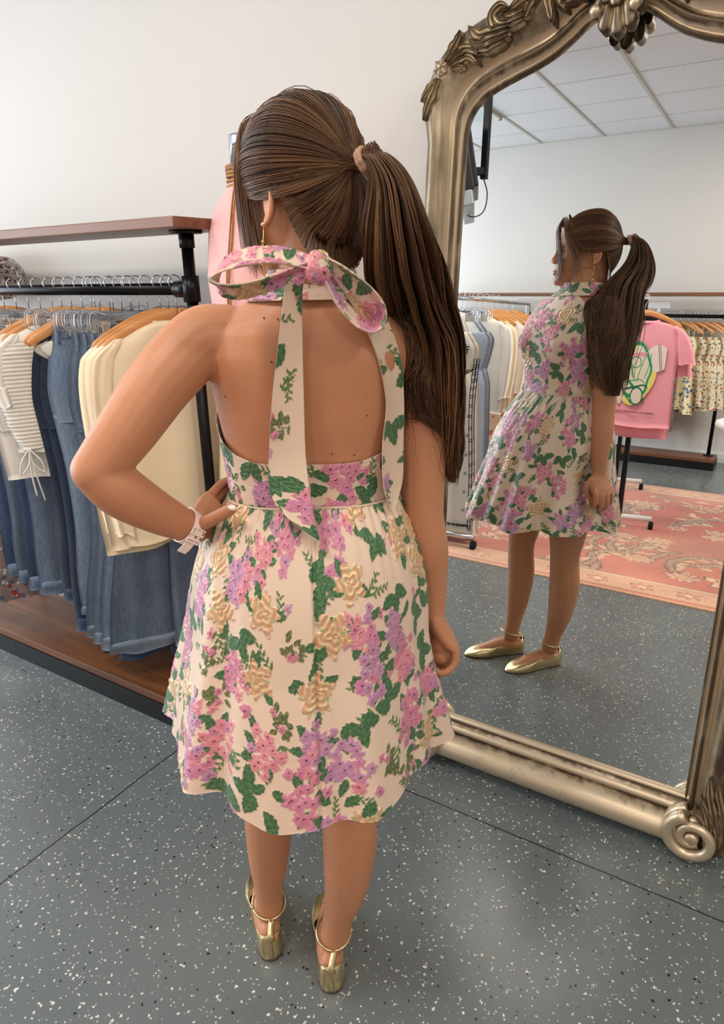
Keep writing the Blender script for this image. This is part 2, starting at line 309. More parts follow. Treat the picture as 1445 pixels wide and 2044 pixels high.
# ------------------------------------------------------------------ jacquard pattern painted on an array (colour + relief + lurex sheen), read by vertex
PXM = .0009; CH, CW = 780, 1860
class Canvas:
    def __init__(s, h, w, base):
        s.h, s.w = h, w; s.c = np.tile(lin(base), (h, w, 1)).astype(np.float32); s.z = np.zeros((h, w), np.float32); s.g = np.zeros((h, w), np.float32)
    def stamp(s, cx, cy, R, fn):
        x0, y0 = int(cx-R), int(cy-R); n = int(2*R)+2
        X, Y = np.meshgrid(np.arange(x0, x0+n), np.arange(y0, y0+n)); m, col, z, g = fn(X-cx, Y-cy)
        yi = (Y % s.h)[m]; xi = (X % s.w)[m]
        s.c[yi, xi] = (col[m] if col.ndim == 3 else col); s.z[yi, xi] = (z[m] if np.ndim(z) else z); s.g[yi, xi] = (g[m] if np.ndim(g) else g)
def wrink(X, Y, k, ph): return np.sin(X*k+ph+2*np.sin(Y*k*.6+ph))*.5+.5
def leaf(cv, cx, cy, ln, wd, an, col=(52, 92, 58), col2=(96, 134, 90), gl=.12, h=1.):
    c, s_ = math.cos(an), math.sin(an); ph = rnd.random()*6
    def fn(X, Y):
        x = X*c+Y*s_; y = -X*s_+Y*c; y = y+ln*.08*np.sin(3*x/ln); t = x/ln+.5; tt = np.clip(t, 0, 1); w = wd*.5*np.sin(np.pi*tt**.85)**.8*(1+.08*np.sin(t*28+ph)); m = (np.abs(y) < w) & (t > 0) & (t < 1)
        q = wrink(x, y, .55, ph); rib = np.abs(y) < .8; k_ = np.where(rib, .75, q*.38)[..., None]
        return m, (lin(col)*(1-k_)+lin(col2)*k_), h*(.4+.6*q)*(1-rib*.6), np.full(X.shape, gl)
    cv.stamp(cx, cy, ln*.6+2, fn)
def floret(cv, cx, cy, R, cols, gl=.25, n=5, h=1.5):
    ph = rnd.random()*6; a_ = lin(cols[0]); b_ = lin(cols[1]); rgh = rnd.random()
    def fn(X, Y):
        X = X+R*.16*np.sin(Y*.42+ph); Y = Y+R*.16*np.sin(X*.37+ph*2)
        r = np.hypot(X, Y); t = np.arctan2(Y, X)+ph; rr = R*(.60+.42*np.abs(np.cos(n*t/2))**.6*(1+.12*np.sin(3*t))); m = r < rr
        q = np.clip(r/rr, 0, 1); w = wrink(X, Y, .9, ph); k_ = np.clip(q*.45+w*.55*rgh+.15, 0, 1)[..., None]; col = a_*(1-k_)+b_*k_
        col = np.where((r < R*.13)[..., None], lin((70, 60, 60)), col)
        return m, col, h*(np.sqrt(1-q**2)*.5+.5*np.abs(np.sin(q*4+w)))*(r > R*.13), np.full(X.shape, gl)*(w > .6)
    cv.stamp(cx, cy, R*1.2+2, fn)
PINKS = [((176, 98, 128), (214, 142, 160)), ((164, 110, 146), (198, 148, 176)), ((188, 104, 122), (224, 154, 160)), ((170, 104, 136), (212, 142, 168))]
def cluster(cv, cx, cy, s=1.):
    pal = rnd.choice(PINKS); a0 = rnd.random()*6
    for i in range(rnd.randint(3, 5)):
        a = a0+i*1.4+rnd.uniform(-.3, .3); d = rnd.uniform(34, 46)*s; leaf(cv, cx+math.cos(a)*d, cy+math.sin(a)*d, rnd.uniform(34, 48)*s, rnd.uniform(18, 25)*s, a+rnd.uniform(-.5, .5))
    pts = []
    for i in range(60):
        x, y = rnd.gauss(0, 17*s), rnd.gauss(0, 21*s)
        if all((x-p)**2+(y-q)**2 > (12*s)**2 for p, q in pts): pts.append((x, y))
    for x, y in pts[:14]: floret(cv, cx+x, cy+y, rnd.uniform(10.5, 17)*s, pal if rnd.random() < .75 else rnd.choice(PINKS), n=rnd.choice([4, 5, 5]))
def goldflower(cv, cx, cy, s=1.):
    for i in range(3):
        a = rnd.random()*6; leaf(cv, cx+math.cos(a)*40*s, cy+math.sin(a)*40*s, 42*s, 22*s, a)
    an = rnd.uniform(-.6, .6); a_, b_, g_ = lin((218, 182, 144)), lin((192, 150, 114)), lin((168, 184, 126)); R = 50*s; ph = rnd.random()*6
    def fn(X, Y):
        x = X*math.cos(an)+Y*math.sin(an); y = -X*math.sin(an)+Y*math.cos(an); r = np.hypot(x, y*1.05); t = np.arctan2(y, x)
        rr = R*(.72+.16*np.cos(5*t+ph)+.07*np.cos(11*t+ph)+.05*np.sin(17*t)); m = r < rr
        w = wrink(r*1.2, t*16, .35, ph); st = np.abs(np.sin(2.5*t+ph+r*.02)); k1 = (w > .5)[..., None]; col = np.where(k1, a_, b_); col = np.where(((st < .16) & (r > 6))[..., None], g_, col)
        return m, col, 1.6*(w*.8+.3), np.where(w > .72, .6, .1)
    cv.stamp(cx, cy, R*1.15, fn)
def sprig(cv, cx, cy, an, n=7, s=1., col=(58, 96, 60), gl=.15):
    x, y = cx, cy
    for i in range(n):
        a = an+(.75 if i % 2 else -.75); L = (13-i*.8)*s; leaf(cv, x+math.cos(a)*L*.5, y+math.sin(a)*L*.5, L+4, 5.2*s, a, col, (120, 140, 84), gl, .8)
        x += math.cos(an)*6*s; y += math.sin(an)*6*s; an += rnd.uniform(-.16, .2)
def berries(cv, cx, cy, s=1.):
    for i in range(13):
        a = rnd.random()*6.3; d = rnd.uniform(4, 27)*s; leaf(cv, cx+math.cos(a)*d, cy+math.sin(a)*d, 15*s, 9.5*s, a+rnd.uniform(-.6, .6), (86, 100, 62), (146, 150, 100), .5, 1.)
    for i in range(2): floret(cv, cx+rnd.uniform(-16, 16)*s, cy+rnd.uniform(-16, 16)*s, 7*s, PINKS[0])
def make_dress_canvas():
    cv = Canvas(CH, CW, (214, 190, 168)); pts = []; tries = 0
    while len(pts) < 260 and tries < 9000:
        tries += 1; x, y = rnd.uniform(0, CW), rnd.uniform(0, CH)
        if all(min(abs(x-a), CW-abs(x-a))**2+min(abs(y-b), CH-abs(y-b))**2 > 67**2 for a, b in pts): pts.append((x, y))
    for i in range(430):
        x, y = rnd.uniform(0, CW), rnd.uniform(0, CH); q = rnd.random()
        if q < .55: sprig(cv, x, y, rnd.random()*6.3, rnd.randint(5, 8), rnd.uniform(.8, 1.15))
        elif q < .8: leaf(cv, x, y, rnd.uniform(26, 40), rnd.uniform(14, 20), rnd.random()*6.3)
        else: floret(cv, x, y, rnd.uniform(8, 12), rnd.choice(PINKS))
    for i, (x, y) in enumerate(pts):
        q = i % 10
        if q in (0, 3, 5, 8): cluster(cv, x, y, rnd.uniform(.78, 1.0))
        elif q in (2, 7): goldflower(cv, x, y, rnd.uniform(.8, 1.05))
        elif q == 4: berries(cv, x, y, 1.15)
        else:
            a = rnd.random()*6
            for k_ in (-1., 0, 1.): leaf(cv, x+math.cos(a+k_*1.2)*25, y+math.sin(a+k_*1.2)*25, 44, 27, a+k_*1.2)
    return cv
CV = make_dress_canvas()
def pattern(U, Vv):              # metres -> colour rgba, relief in metres
    x = np.floor(U/PXM).astype(int) % CW; y = np.floor(Vv/PXM).astype(int) % CH
    c = CV.c[y, x]; return np.concatenate([c, CV.g[y, x][:, None]], 1), CV.z[y, x]*.0014
M['jacquard'] = attr_mat('floral_jacquard', rough=.42, bump=.18, bscale=1400)
def pat_surface(name, P, U, Vv, wrap=False, thick=0., flip=False):
    """P (nv,nu,3) surface points; U,V metres. relief pushed along the normal"""
    nv, nu = P.shape[:2]; du = np.roll(P, -1, 1)-np.roll(P, 1, 1) if wrap else np.gradient(P, axis=1); dv = np.gradient(P, axis=0)
    N = np.cross(du, dv); N /= np.linalg.norm(N, axis=2)[..., None]+1e-12
    if flip: N = -N
    c, z = pattern(U.ravel(), Vv.ravel()); Q = P.reshape(-1, 3)+N.reshape(-1, 3)*z[:, None]
    Fc = grid_faces(nu, nv, wrap)
    if thick:
        B = P.reshape(-1, 3)-N.reshape(-1, 3)*thick; n = len(Q); Fb = Fc[:, ::-1]+n
        ed = []
        def strip(idx): a = idx[:-1]; b = idx[1:]; ed.append(np.stack([a, a+n, b+n, b], 1))
        top = np.arange(nu); bot = (nv-1)*nu+np.arange(nu)
        if wrap: top = np.append(top, 0); bot = np.append(bot, (nv-1)*nu)
        strip(top); strip(bot)
        if not wrap: strip(np.arange(nv)*nu); strip(np.arange(nv)*nu+nu-1)
        Q = np.vstack([Q, B]); Fc = np.vstack([Fc, Fb]+ed); cb = c.copy(); cb[:, :3] = lin((206, 180, 160))*.85+c[:, :3]*.15; cb[:, 3] = 0; c = np.vstack([c, cb])
    return mesh(name, Q, Fc, M['jacquard'], True, c)

# ------------------------------------------------------------------ room
def struct(name, me): o = obj(name, me); o['kind'] = 'structure'; return o
b = MB().box(((WALL_L+WALL_R)/2, (WALL_F+WALL_B)/2, -.05), (WALL_R-WALL_L, WALL_F-WALL_B, .1)); struct('floor', b.me('floor', M['floor'], False))
b = MB().box(((WALL_L+WALL_R)/2, WALL_F+.05, CEIL/2), (WALL_R-WALL_L, .1, CEIL)); struct('wall_front', b.me('wall_front', M['wall'], False))
b = MB().box(((WALL_L+WALL_R)/2, WALL_B-.05, CEIL/2), (WALL_R-WALL_L, .1, CEIL)); struct('wall_back', b.me('wall_back', M['wall'], False))
b = MB().box((WALL_R+.05, (WALL_F+WALL_B)/2, CEIL/2), (.1, WALL_F-WALL_B+.2, CEIL)); struct('wall_right', b.me('wall_right', M['wall'], False))
b = MB()
y0, y1 = WALL_B, WALL_F; wy0, wy1, wz0, wz1 = -3.7, 1.3, .4, 2.7
for c, d in (((WALL_L-.05, (y0+y1)/2, wz0/2), (.1, y1-y0, wz0)), ((WALL_L-.05, (y0+y1)/2, (wz1+CEIL)/2), (.1, y1-y0, CEIL-wz1)), ((WALL_L-.05, (y0+wy0)/2, (wz0+wz1)/2), (.1, wy0-y0, wz1-wz0)), ((WALL_L-.05, (y1+wy1)/2, (wz0+wz1)/2), (.1, y1-wy1, wz1-wz0))): b.box(c, d)
struct('wall_left', b.me('wall_left', M['wall'], False))
wf = MB()
for y in (wy0, wy0+1.667, wy0+3.333, wy1): wf.box((WALL_L-.04, y, (wz0+wz1)/2), (.06, .06, wz1-wz0), .004)
for z in (wz0, wz1): wf.box((WALL_L-.04, (wy0+wy1)/2, z), (.06, wy1-wy0, .06), .004)
w1 = struct('window_1', wf.me('window_1', M['black_steel'], False))
gl = mat('window_glass', (245, 250, 250), .02, trans=1., ior=1.1); obj('window_pane', MB().box((WALL_L-.04, (wy0+wy1)/2, (wz0+wz1)/2), (.006, wy1-wy0, wz1-wz0)).me('window_pane', gl, False), w1)
b = MB().box(((WALL_L+WALL_R)/2, (WALL_F+WALL_B)/2, CEIL+.05), (WALL_R-WALL_L, WALL_F-WALL_B, .1)); struct('ceiling', b.me('ceiling', M['tile'], False))
M['tbar'] = mat('ceiling_grid_paint', (196, 194, 184), .5)
tb = MB(); x = -1.30-.61*7
while x < WALL_R:
    if x > WALL_L: tb.box((x, (WALL_F+WALL_B)/2, CEIL-.004), (.024, WALL_F-WALL_B, .008))
    x += .61
struct('trim_1', tb.me('trim_1', M['tbar'], False))
tb = MB(); y = -2.36-.605*2
while y < WALL_F:
    tb.box(((WALL_L+WALL_R)/2, y, CEIL-.0015), (WALL_R-WALL_L, .007, .003)); y += .605
tb.box(((WALL_L+WALL_R)/2, WALL_B+.01, CEIL-.003), (WALL_R-WALL_L, .02, .006)); struct('trim_2', tb.me('trim_2', M['tbar'], False))
for nm, y in (('baseboard_front', WALL_F-.006), ('baseboard_back', WALL_B+.006)):
    struct(nm, MB().box(((WALL_L+WALL_R)/2, y, .05), (WALL_R-WALL_L, .012, .1), .003).me(nm, M['trim'], False))
em = bpy.data.materials.new('lit_troffer_diffuser'); em.use_nodes = True; eb = em.node_tree.nodes['Principled BSDF']; eb.inputs['Emission Color'].default_value = (1, .97, .92, 1); eb.inputs['Emission Strength'].default_value = 2.2
for i, (x, y) in enumerate(LAMPS):
    t = empty('ceiling_light', (x, y, CEIL-.02), label='square recessed ceiling light in the tile grid beside the television pole' if i == 0 else None, cat='ceiling light')
    if i: t['label'] = 'square recessed ceiling light over the shop floor, out of the mirror view'; t['group'] = 'recessed ceiling lights'
    obj('diffuser', MB().box((0, 0, .008), (.55, .55, .006)).me('diffuser', em if i else mat('unlit_diffuser', (206, 216, 222), .4), False), t)
    fr = MB()
    for s in (-1, 1): fr.box((s*.288, 0, 0), (.03, .606, .02), .003); fr.box((0, s*.288, 0), (.606, .03, .02), .003)
    obj('light_frame', fr.me('light_frame', M['trim'], False), t)

# ------------------------------------------------------------------ leaning mirror (in-plane x, s up, h toward the room)
AL = math.radians(1.9); MC = -.416
def MP(x, s, h): return (x, 1.61/math.cos(AL)+s*math.sin(AL)-h*math.cos(AL), s*math.cos(AL)+h*math.sin(AL))
mir = empty('standing_mirror', MP(MC, 0, 0), label='tall arched floor mirror in an ornate champagne gilt frame leaning against the wall', cat='mirror')
half = [(-.765, .155), (-.764, .5), (-.763, .703), (-.759, 1.1), (-.756, 1.3), (-.752, 1.47), (-.748, 1.60), (-.745, 1.691), (-.741, 1.733), (-.730, 1.763), (-.708, 1.788), (-.678, 1.804), (-.632, 1.820), (-.582, 1.836), (-.540, 1.854), (-.505, 1.877), (-.478, 1.897), (-.450, 1.911), (-.416, 1.917)]
hp = catmull(half, 4); right = [(2*MC-x, s) for x, s in hp[::-1][1:]]
path = [tuple(p) for p in hp]+right
path = np.array(path)
# glass
gp = [(x, s) for x, s in path]; V = [MP(x, s, 0.0) for x, s in gp]
wobj('mirror_glass', mesh('mirror_glass', V, [tuple(range(len(V)))[::-1]], M['mirror'], False), mir)
def widths(x, s):           # frame width across, depending on place
    k = smoothstep(1.70, 1.80, s); return .094+.035*k*smoothstep(0, .25, abs(x-MC))+.02*k
prof = [(-.001, -.008), (-.001, .006), (.03, .012), (.055, .012), (.075, .006), (.10, .006), (.14, .020), (.20, .026), (.25, .020), (.28, .011), (.32, .011), (.40, .022), (.50, .040), (.60, .050), (.70, .053), (.80, .049), (.90, .038), (.96, .022), (1., .004), (1., -.02), (.5, -.024), (.0, -.02)]
rings = []
T = np.gradient(path, axis=0); T /= np.linalg.norm(T, axis=1)[:, None]; Nn = np.stack([-T[:, 1], T[:, 0]], 1)
keep = [i for i in range(len(path))]
V = []; 
for i in keep:
    x, s = path[i]; nx, ns = Nn[i]; w_ = widths(x, s)
    rings.append([MP(x+nx*a*w_, s+ns*a*w_, h) for a, h in prof])
# extend the ends straight down behind the bottom rail
for k_, i in ((0, 0), (-1, -1)):
    x, s = path[i]; nx, ns = Nn[i]; ring = [MP(x+nx*a*.094, .03, h) for a, h in prof]
    if k_ == 0: rings.insert(0, ring)
    else: rings.append(ring)
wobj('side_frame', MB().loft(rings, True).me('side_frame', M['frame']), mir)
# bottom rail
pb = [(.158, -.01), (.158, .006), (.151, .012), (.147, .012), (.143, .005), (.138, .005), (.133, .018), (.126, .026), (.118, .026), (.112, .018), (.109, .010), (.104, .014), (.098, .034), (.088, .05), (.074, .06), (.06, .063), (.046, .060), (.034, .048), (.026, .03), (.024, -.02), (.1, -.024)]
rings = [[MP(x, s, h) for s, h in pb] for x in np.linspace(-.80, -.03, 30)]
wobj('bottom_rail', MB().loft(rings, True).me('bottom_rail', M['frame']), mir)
def frond(pts, w0, h0, base_h=.03, grooves=3, curl=.0, n=10, blunt=False, floor=-.015):
    """carved acanthus lobe: a ridged tapering sweep over the frame"""
    P = catmull(pts, n); L = len(P); T = np.gradient(P, axis=0); T /= np.linalg.norm(T, axis=1)[:, None]+1e-9; N = np.stack([-T[:, 1], T[:, 0]], 1); rings = []
    K = 25
    for i in range(L):
        t = i/(L-1); w_ = w0*(math.sin(math.pi*min(1, .12+t*(.55 if blunt else .86)))**.7)*(1+.12*math.sin(t*18)); w_ *= math.sqrt(max(.02, 1-((t-.85)/.15)**2)) if blunt and t > .85 else 1; ring = []
        for j in range(K):
            a = math.pi*j/(K-1); u = -math.cos(a); hh = h0*(math.sin(a)**.6)*(1-.35*t+curl*t*t)*(.72+.28*math.cos(u*math.pi*grooves))
            ring.append(MP(P[i][0]+N[i][0]*u*w_, P[i][1]+N[i][1]*u*w_, base_h+hh+curl*.03*t*t))
        ring += [MP(P[i][0]+N[i][0]*u*w_*.9, P[i][1]+N[i][1]*u*w_*.9, floor) for u in (1, 0, -1)]
        rings.append(ring)
    return rings
def flip(pts): return [(2*MC-x, s) for x, s in pts]
fronds = [([(-.795, 1.835), (-.807, 1.81), (-.822, 1.785), (-.834, 1.755)], .013, .020), ([(-.80, 1.833), (-.822, 1.818), (-.842, 1.795)], .010, .016),
 ([(-.775, 1.862), (-.764, 1.885), (-.752, 1.903), (-.747, 1.921)], .012, .024), ([(-.775, 1.860), (-.775, 1.878), (-.772, 1.893)], .006, .014),
 ([(-.770, 1.862), (-.750, 1.878), (-.728, 1.884), (-.700, 1.868)], .0125, .022), ([(-.768, 1.855), (-.748, 1.865), (-.726, 1.868), (-.705, 1.853)], .010, .018), ([(-.765, 1.850), (-.748, 1.852), (-.735, 1.851)], .007, .014),
 ([(-.628, 1.905), (-.672, 1.903), (-.704, 1.905), (-.727, 1.925)], .015, .026), ([(-.632, 1.896), (-.672, 1.891), (-.702, 1.888), (-.726, 1.900)], .013, .024), ([(-.640, 1.888), (-.672, 1.880), (-.700, 1.878), (-.722, 1.885)], .010, .018),
 ([(-.596, 1.918), (-.632, 1.912), (-.662, 1.916), (-.672, 1.935), (-.655, 1.950), (-.638, 1.944)], .0135, .026), ([(-.60, 1.93), (-.63, 1.925), (-.65, 1.93)], .009, .02),
 ([(-.566, 1.968), (-.590, 1.940), (-.603, 1.912)], .0125, .026), ([(-.566, 1.972), (-.602, 1.955), (-.638, 1.938)], .012, .026), ([(-.56, 1.985), (-.60, 1.975), (-.622, 1.965)], .011, .022),
 ([(-.553, 1.975), (-.552, 1.938), (-.541, 1.900)], .012, .028), ([(-.545, 1.98), (-.53, 1.945), (-.515, 1.92)], .012, .026), ([(-.53, 2.0), (-.56, 1.99), (-.59, 1.995)], .012, .024)]
for side in (0, 1):
    fm = MB()
    for pts, w_, h_ in fronds:
        p_ = flip(pts) if side else pts; fm.loft(frond(p_, w_*1.15, h_*1.25, .044), True)
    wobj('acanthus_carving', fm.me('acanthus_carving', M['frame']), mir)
    # rosette
    rc = (-.792, 1.857) if not side else (2*MC+.792, 1.857); rm = MB()
    for k_ in range(6):
        a = k_*math.pi/3+.3; rm.loft(frond([(rc[0], rc[1]), (rc[0]+.010*math.cos(a), rc[1]+.010*math.sin(a)), (rc[0]+.019*math.cos(a), rc[1]+.019*math.sin(a))], .0085, .010, .052, 1), True)
    rm.ell(MP(rc[0], rc[1], .062), (.0045,)*3); wobj('rosette', rm.me('rosette', M['frame']), mir)
# crest shell
cm = MB()
def shell(c, R0, a0, a1, ribs, h0, h1, fl_, sq=1.):
    nu_, nv_ = ribs*14+1, 22; V = []; 
    for j in range(nv_+1):
        v = min(j, nv_-1)/(nv_-1)
        for i in range(nu_):
            u = i/(nu_-1); rb = abs(math.sin(math.pi*ribs*u))**.6; a = a0+(a1-a0)*u; R = R0*(.84+.16*rb)*(1-.25*abs(2*u-1)**2); hh = h0+h1*(.35+.65*rb)*math.sin(math.pi*(.12+.80*v))**.8+.012*v
            V.append(MP(c[0]+R*v*math.cos(a)*sq, c[1]+R*v*math.sin(a), hh if j < nv_ else fl_))
    return V, grid_faces(nu_, nv_+1)
cm.add(*shell((MC+.006, 1.958), .105, math.radians(212), math.radians(330), 5, .044, .026, .03, .74))
cm.add(*shell((MC+.006, 1.975), .078, math.radians(205), math.radians(335), 5, .066, .022, .04, .72))
for cx_, cs_ in ((-.448, 1.897), (-.374, 1.898)): cm.ell(MP(cx_, cs_, .078), (.011, .011, .011))
for sgn in (-1, 1):
    cm.loft(frond([(MC, 2.00), (MC+sgn*.05, 2.03), (MC+sgn*.10, 2.0), (MC+sgn*.09, 1.965)], .02, .03, .05, 2), True); cm.loft(frond([(MC, 1.98), (MC+sgn*.02, 2.05), (MC+sgn*.01, 2.11)], .02, .03, .05, 2), True)
    cm.loft(frond([(MC+sgn*.02, 1.95), (MC+sgn*.07, 1.95), (MC+sgn*.11, 1.93)], .014, .026, .045, 2), True)
wobj('crest_shell', cm.me('crest_shell', M['frame']), mir)
# scroll feet
for side in (-1, 1):
    def fx_(p): return [(x if side > 0 else 2*MC-x, s) for x, s in p]
    sm = MB(); c0 = (-.034, .078); sp = []
    for k_ in range(44):
        t = k_/43; a = math.radians(110)+t*math.radians(560); r_ = .050*(1-t)**.8+.012; sp.append((c0[0]+r_*math.cos(a)*1.0, c0[1]+r_*math.sin(a)))
    sp = fx_(sp); P = [MP(x, s, .062-.00*k_) for k_, (x, s) in enumerate(sp)]
    sm.tube(P, [.015*(1-.55*i/43)+.002 for i in range(44)], 10); sm.tube([MP(x, s, .03) for x, s in sp[:26]], .017, 10)
    cx_ = fx_([c0])[0]; sm.loft([[MP(cx_[0]+r_*math.cos(a), cx_[1]+r_*math.sin(a), h) for a in np.linspace(0, 2*math.pi, 24, endpoint=False)] for r_, h in ((.036, -.02), (.036, .038), (.017, .040), (.016, .066), (.013, .071), (.004, .072))], True)
    wobj('scroll_foot', sm.me('scroll_foot', M['frame']), mir)
    am = MB()
    for pts, w_, h_ in [([(.018, .045), (.022, .10), (.004, .16), (-.012, .215), (-.018, .262)], .013, .022), ([(.02, .05), (.032, .11), (.022, .17), (.006, .22), (.004, .245)], .012, .024), ([(.004, .07), (.000, .12), (-.016, .165), (-.030, .185)], .010, .02), ([(.03, .05), (.048, .11), (.044, .18), (.03, .24)], .012, .022), ([(-.0, .05), (-.006, .09), (-.02, .13), (-.036, .145)], .010, .022)]:
        am.loft(frond(fx_(pts), w_, h_, .045, 2), True)
    wobj('foot_acanthus', am.me('foot_acanthus', M['frame']), mir)

# ------------------------------------------------------------------ the woman. body frame: r to her right, f forward, z up
FB = np.array([-.645, .764, 0]); FB /= np.linalg.norm(FB); RB = np.array([FB[1], -FB[0], 0]); P0 = np.array([-.70, .88, 0.])
def BW(r, f, z): return P0+RB*r+FB*f+np.array([0, 0, z])
def BWa(A): A = np.asarray(A, float); return P0+A[..., 0:1]*RB+A[..., 1:2]*FB+A[..., 2:3]*np.array([0, 0, 1.])
HD = np.array([-.96, .27, 0]); HD /= np.linalg.norm(HD); HS = np.array([HD[1], -HD[0], 0]); HC = np.array([-.630, .867, 0])
def HWp(x, y, z): return HC+HS*x+HD*y+np.array([0, 0, z])
TZ = np.array([(.70, .03, .02, .150, .10, .11), (.80, .035, .02, .172, .115, .13), (.88, .035, .015, .175, .12, .135), (.97, .037, .01, .155, .112, .112), (1.05, .038, .008, .136, .104, .095), (1.10, .038, .006, .137, .106, .092),
 (1.15, .038, .005, .143, .114, .095), (1.20, .038, .0, .150, .124, .100), (1.25, .038, -.002, .157, .128, .104), (1.30, .040, -.005, .163, .118, .106), (1.335, .042, -.008, .158, .098, .100), (1.365, .044, -.014, .128, .076, .084),
 (1.39, .046, -.020, .085, .062, .066), (1.415, .047, -.026, .058, .052, .054), (1.45, .048, -.030, .051, .049, .050), (1.50, .048, -.03, .050, .048, .052)])
def torso(z, th, off=0.):
    z = np.asarray(z, float); cr, cf, a, bf, bb = [np.interp(z, TZ[:, 0], TZ[:, i]) for i in range(1, 6)]
    a = a+off; bf = bf+off; bb = bb+off
    s, c = np.sin(th), np.cos(th); e = 2/2.35
    x = a*np.sign(s)*np.abs(s)**e; y = np.where(c > 0, bf, bb)*np.sign(c)*np.abs(c)**e
    # bust and spine
    bu = np.exp(-((z-1.235)/.045)**2)*.026*(np.exp(-((th-.62)/.42)**2)+np.exp(-((th+.62)/.42)**2)); y = y+bu
    tb_ = (th+np.pi) % (2*np.pi)-np.pi
    y = y+.009*np.exp(-((np.abs(tb_)-np.pi)/.22)**2)*smoothstep(1.0, 1.1, z)*(1-smoothstep(1.33, 1.39, z))
    y = y-.006*np.exp(-((np.abs(tb_)-2.45)/.28)**2)*np.exp(-((z-1.29)/.05)**2)
    tw = math.radians(9)*smoothstep(.95, 1.15, z); return np.stack([cr+x*np.cos(tw)+y*np.sin(tw), cf-x*np.sin(tw)+y*np.cos(tw), z+0*th], -1)
B = MB(); TH = np.linspace(-math.pi, math.pi, 56, endpoint=False)
B.loft([list(BWa(torso(np.full(56, z), TH))) for z in np.linspace(.72, 1.47, 46)], True)
def limb(pts, n=18, k=6):
    P = catmull([BW(*p[:3]) for p in pts], k); R_ = catmull([[p[3]] for p in pts], k)[:, 0]; B.tube(P, R_, n)
    B.ell(P[0], (R_[0],)*3); B.ell(P[-1], (R_[-1],)*3)
SHL, ELL, WRL = (-.128, -.012, 1.325), (-.290, -.095, 1.150), (-.166, -.028, 1.022)
limb([(-.09, -.01, 1.33, .050), (*SHL, .052), (-.185, -.045, 1.275, .050), (-.243, -.075, 1.205, .045), (*ELL, .038)])
limb([(*ELL, .038), (-.262, -.085, 1.112, .041), (-.215, -.06, 1.065, .034), (*WRL, .0245)])
limb([(.16, -.01, 1.335, .048), (.198, -.008, 1.322, .051), (.218, -.015, 1.25, .046), (.223, -.024, 1.15, .042), (.224, -.028, 1.03, .036), (.234, -.024, .96, .037), (.243, -.018, .89, .030), (.247, -.022, .825, .0225)])
limb([(.118, .0, .86, .085), (.110, -.015, .72, .083), (.096, -.032, .58, .068), (.080, -.042, .47, .053), (.076, -.056, .35, .055), (.066, -.056, .24, .046), (.048, -.052, .15, .033), (.036, -.048, .085, .031)])
limb([(-.045, .02, .86, .085), (-.056, .03, .72, .080), (-.070, .04, .58, .064), (-.080, .046, .47, .050), (-.084, .034, .35, .051), (-.091, .034, .24, .043), (-.097, .040, .15, .031), (-.099, .046, .085, .030)])
B.loft([list(BWa(torso(np.full(56, z), TH))) for z in np.linspace(.74, .95, 6)], True)
FEET = [((.024, -.102), (.033, .130), 1), ((-.099, -.010), (-.131, .222), -1)]
for (hr, hf), (tr, tf), sd in FEET:
    h = BW(hr, hf, 0); t = BW(tr, tf, 0); d = (t-h); Ln = np.linalg.norm(d); d /= Ln
    pts = [(.028, .040, .026), (.06, .045, .029), (.10, .040, .029), (.145, .028, .024), (.185, .020, .016)]
    B.tube([h+d*a+np.array([0, 0, z]) for a, z, r in pts], [r for *_, r in pts], 14, True, .95); B.ell(h+d*.03+np.array([0, 0, .042]), (.026, .026, .032)); B.ell(h+d*.19+np.array([0, 0, .018]), (.022, .022, .012))
# hands ------------------------------------------------------------
def finger(P, r):
    P = catmull(P, 4); B.tube(P, np.linspace(r, r*.82, len(P)), 9); B.ell(P[-1], (r*.82,)*3, 10, 8); B.ell(P[0], (r,)*3, 10, 8)
def palm(cs): B.loft(cs, True)
def ringq(c, a, b, ra, rb, n=14): return [tuple(np.array(c)+np.array(a)*ra*math.cos(t)+np.array(b)*rb*math.sin(t)) for t in np.linspace(0, 2*math.pi, n, endpoint=False)]
# right hand, loosely curled beside the skirt
kn = [(.282, -.052, .764), (.289, -.032, .757), (.290, -.010, .757), (.285, .011, .764)]
wv = np.array(BW(.247, -.022, .825)); A1 = FB; A2 = RB
palm([ringq(wv, A1, A2, .026, .019), ringq(BW(.255, -.020, .80), A1, A2, .036, .021), ringq(BW(.266, -.020, .780), A1, A2, .040, .022), ringq(BW(.276, -.020, .762), A1, A2, .041, .018)])
B.ell(BW(.262, -.022, .765), (.020, .026, .026)); B.ell(BW(.262, -.022, .738), (.022, .024, .022)); B.ell(BW(.252, -.02, .752), (.014, .02, .02)); B.ell(BW(.250, -.008, .785), (.015, .018, .028))
for i, (r, f, z) in enumerate(kn):
    L = (.84, .96, 1., .95)[i]
    finger([BW(r-.010, f, z+.010), BW(r, f, z-.004), BW(r-.002, f-.003, z-.036*L), BW(r-.018, f-.008, z-.050*L), BW(r-.036*L, f-.014, z-.048*L), BW(r-.050*L, f-.018, z-.036*L)], .0092 if i else .0082)
finger([BW(.252, .012, .805), BW(.246, .022, .780), BW(.246, .012, .752), BW(.250, -.006, .735)], .0108)
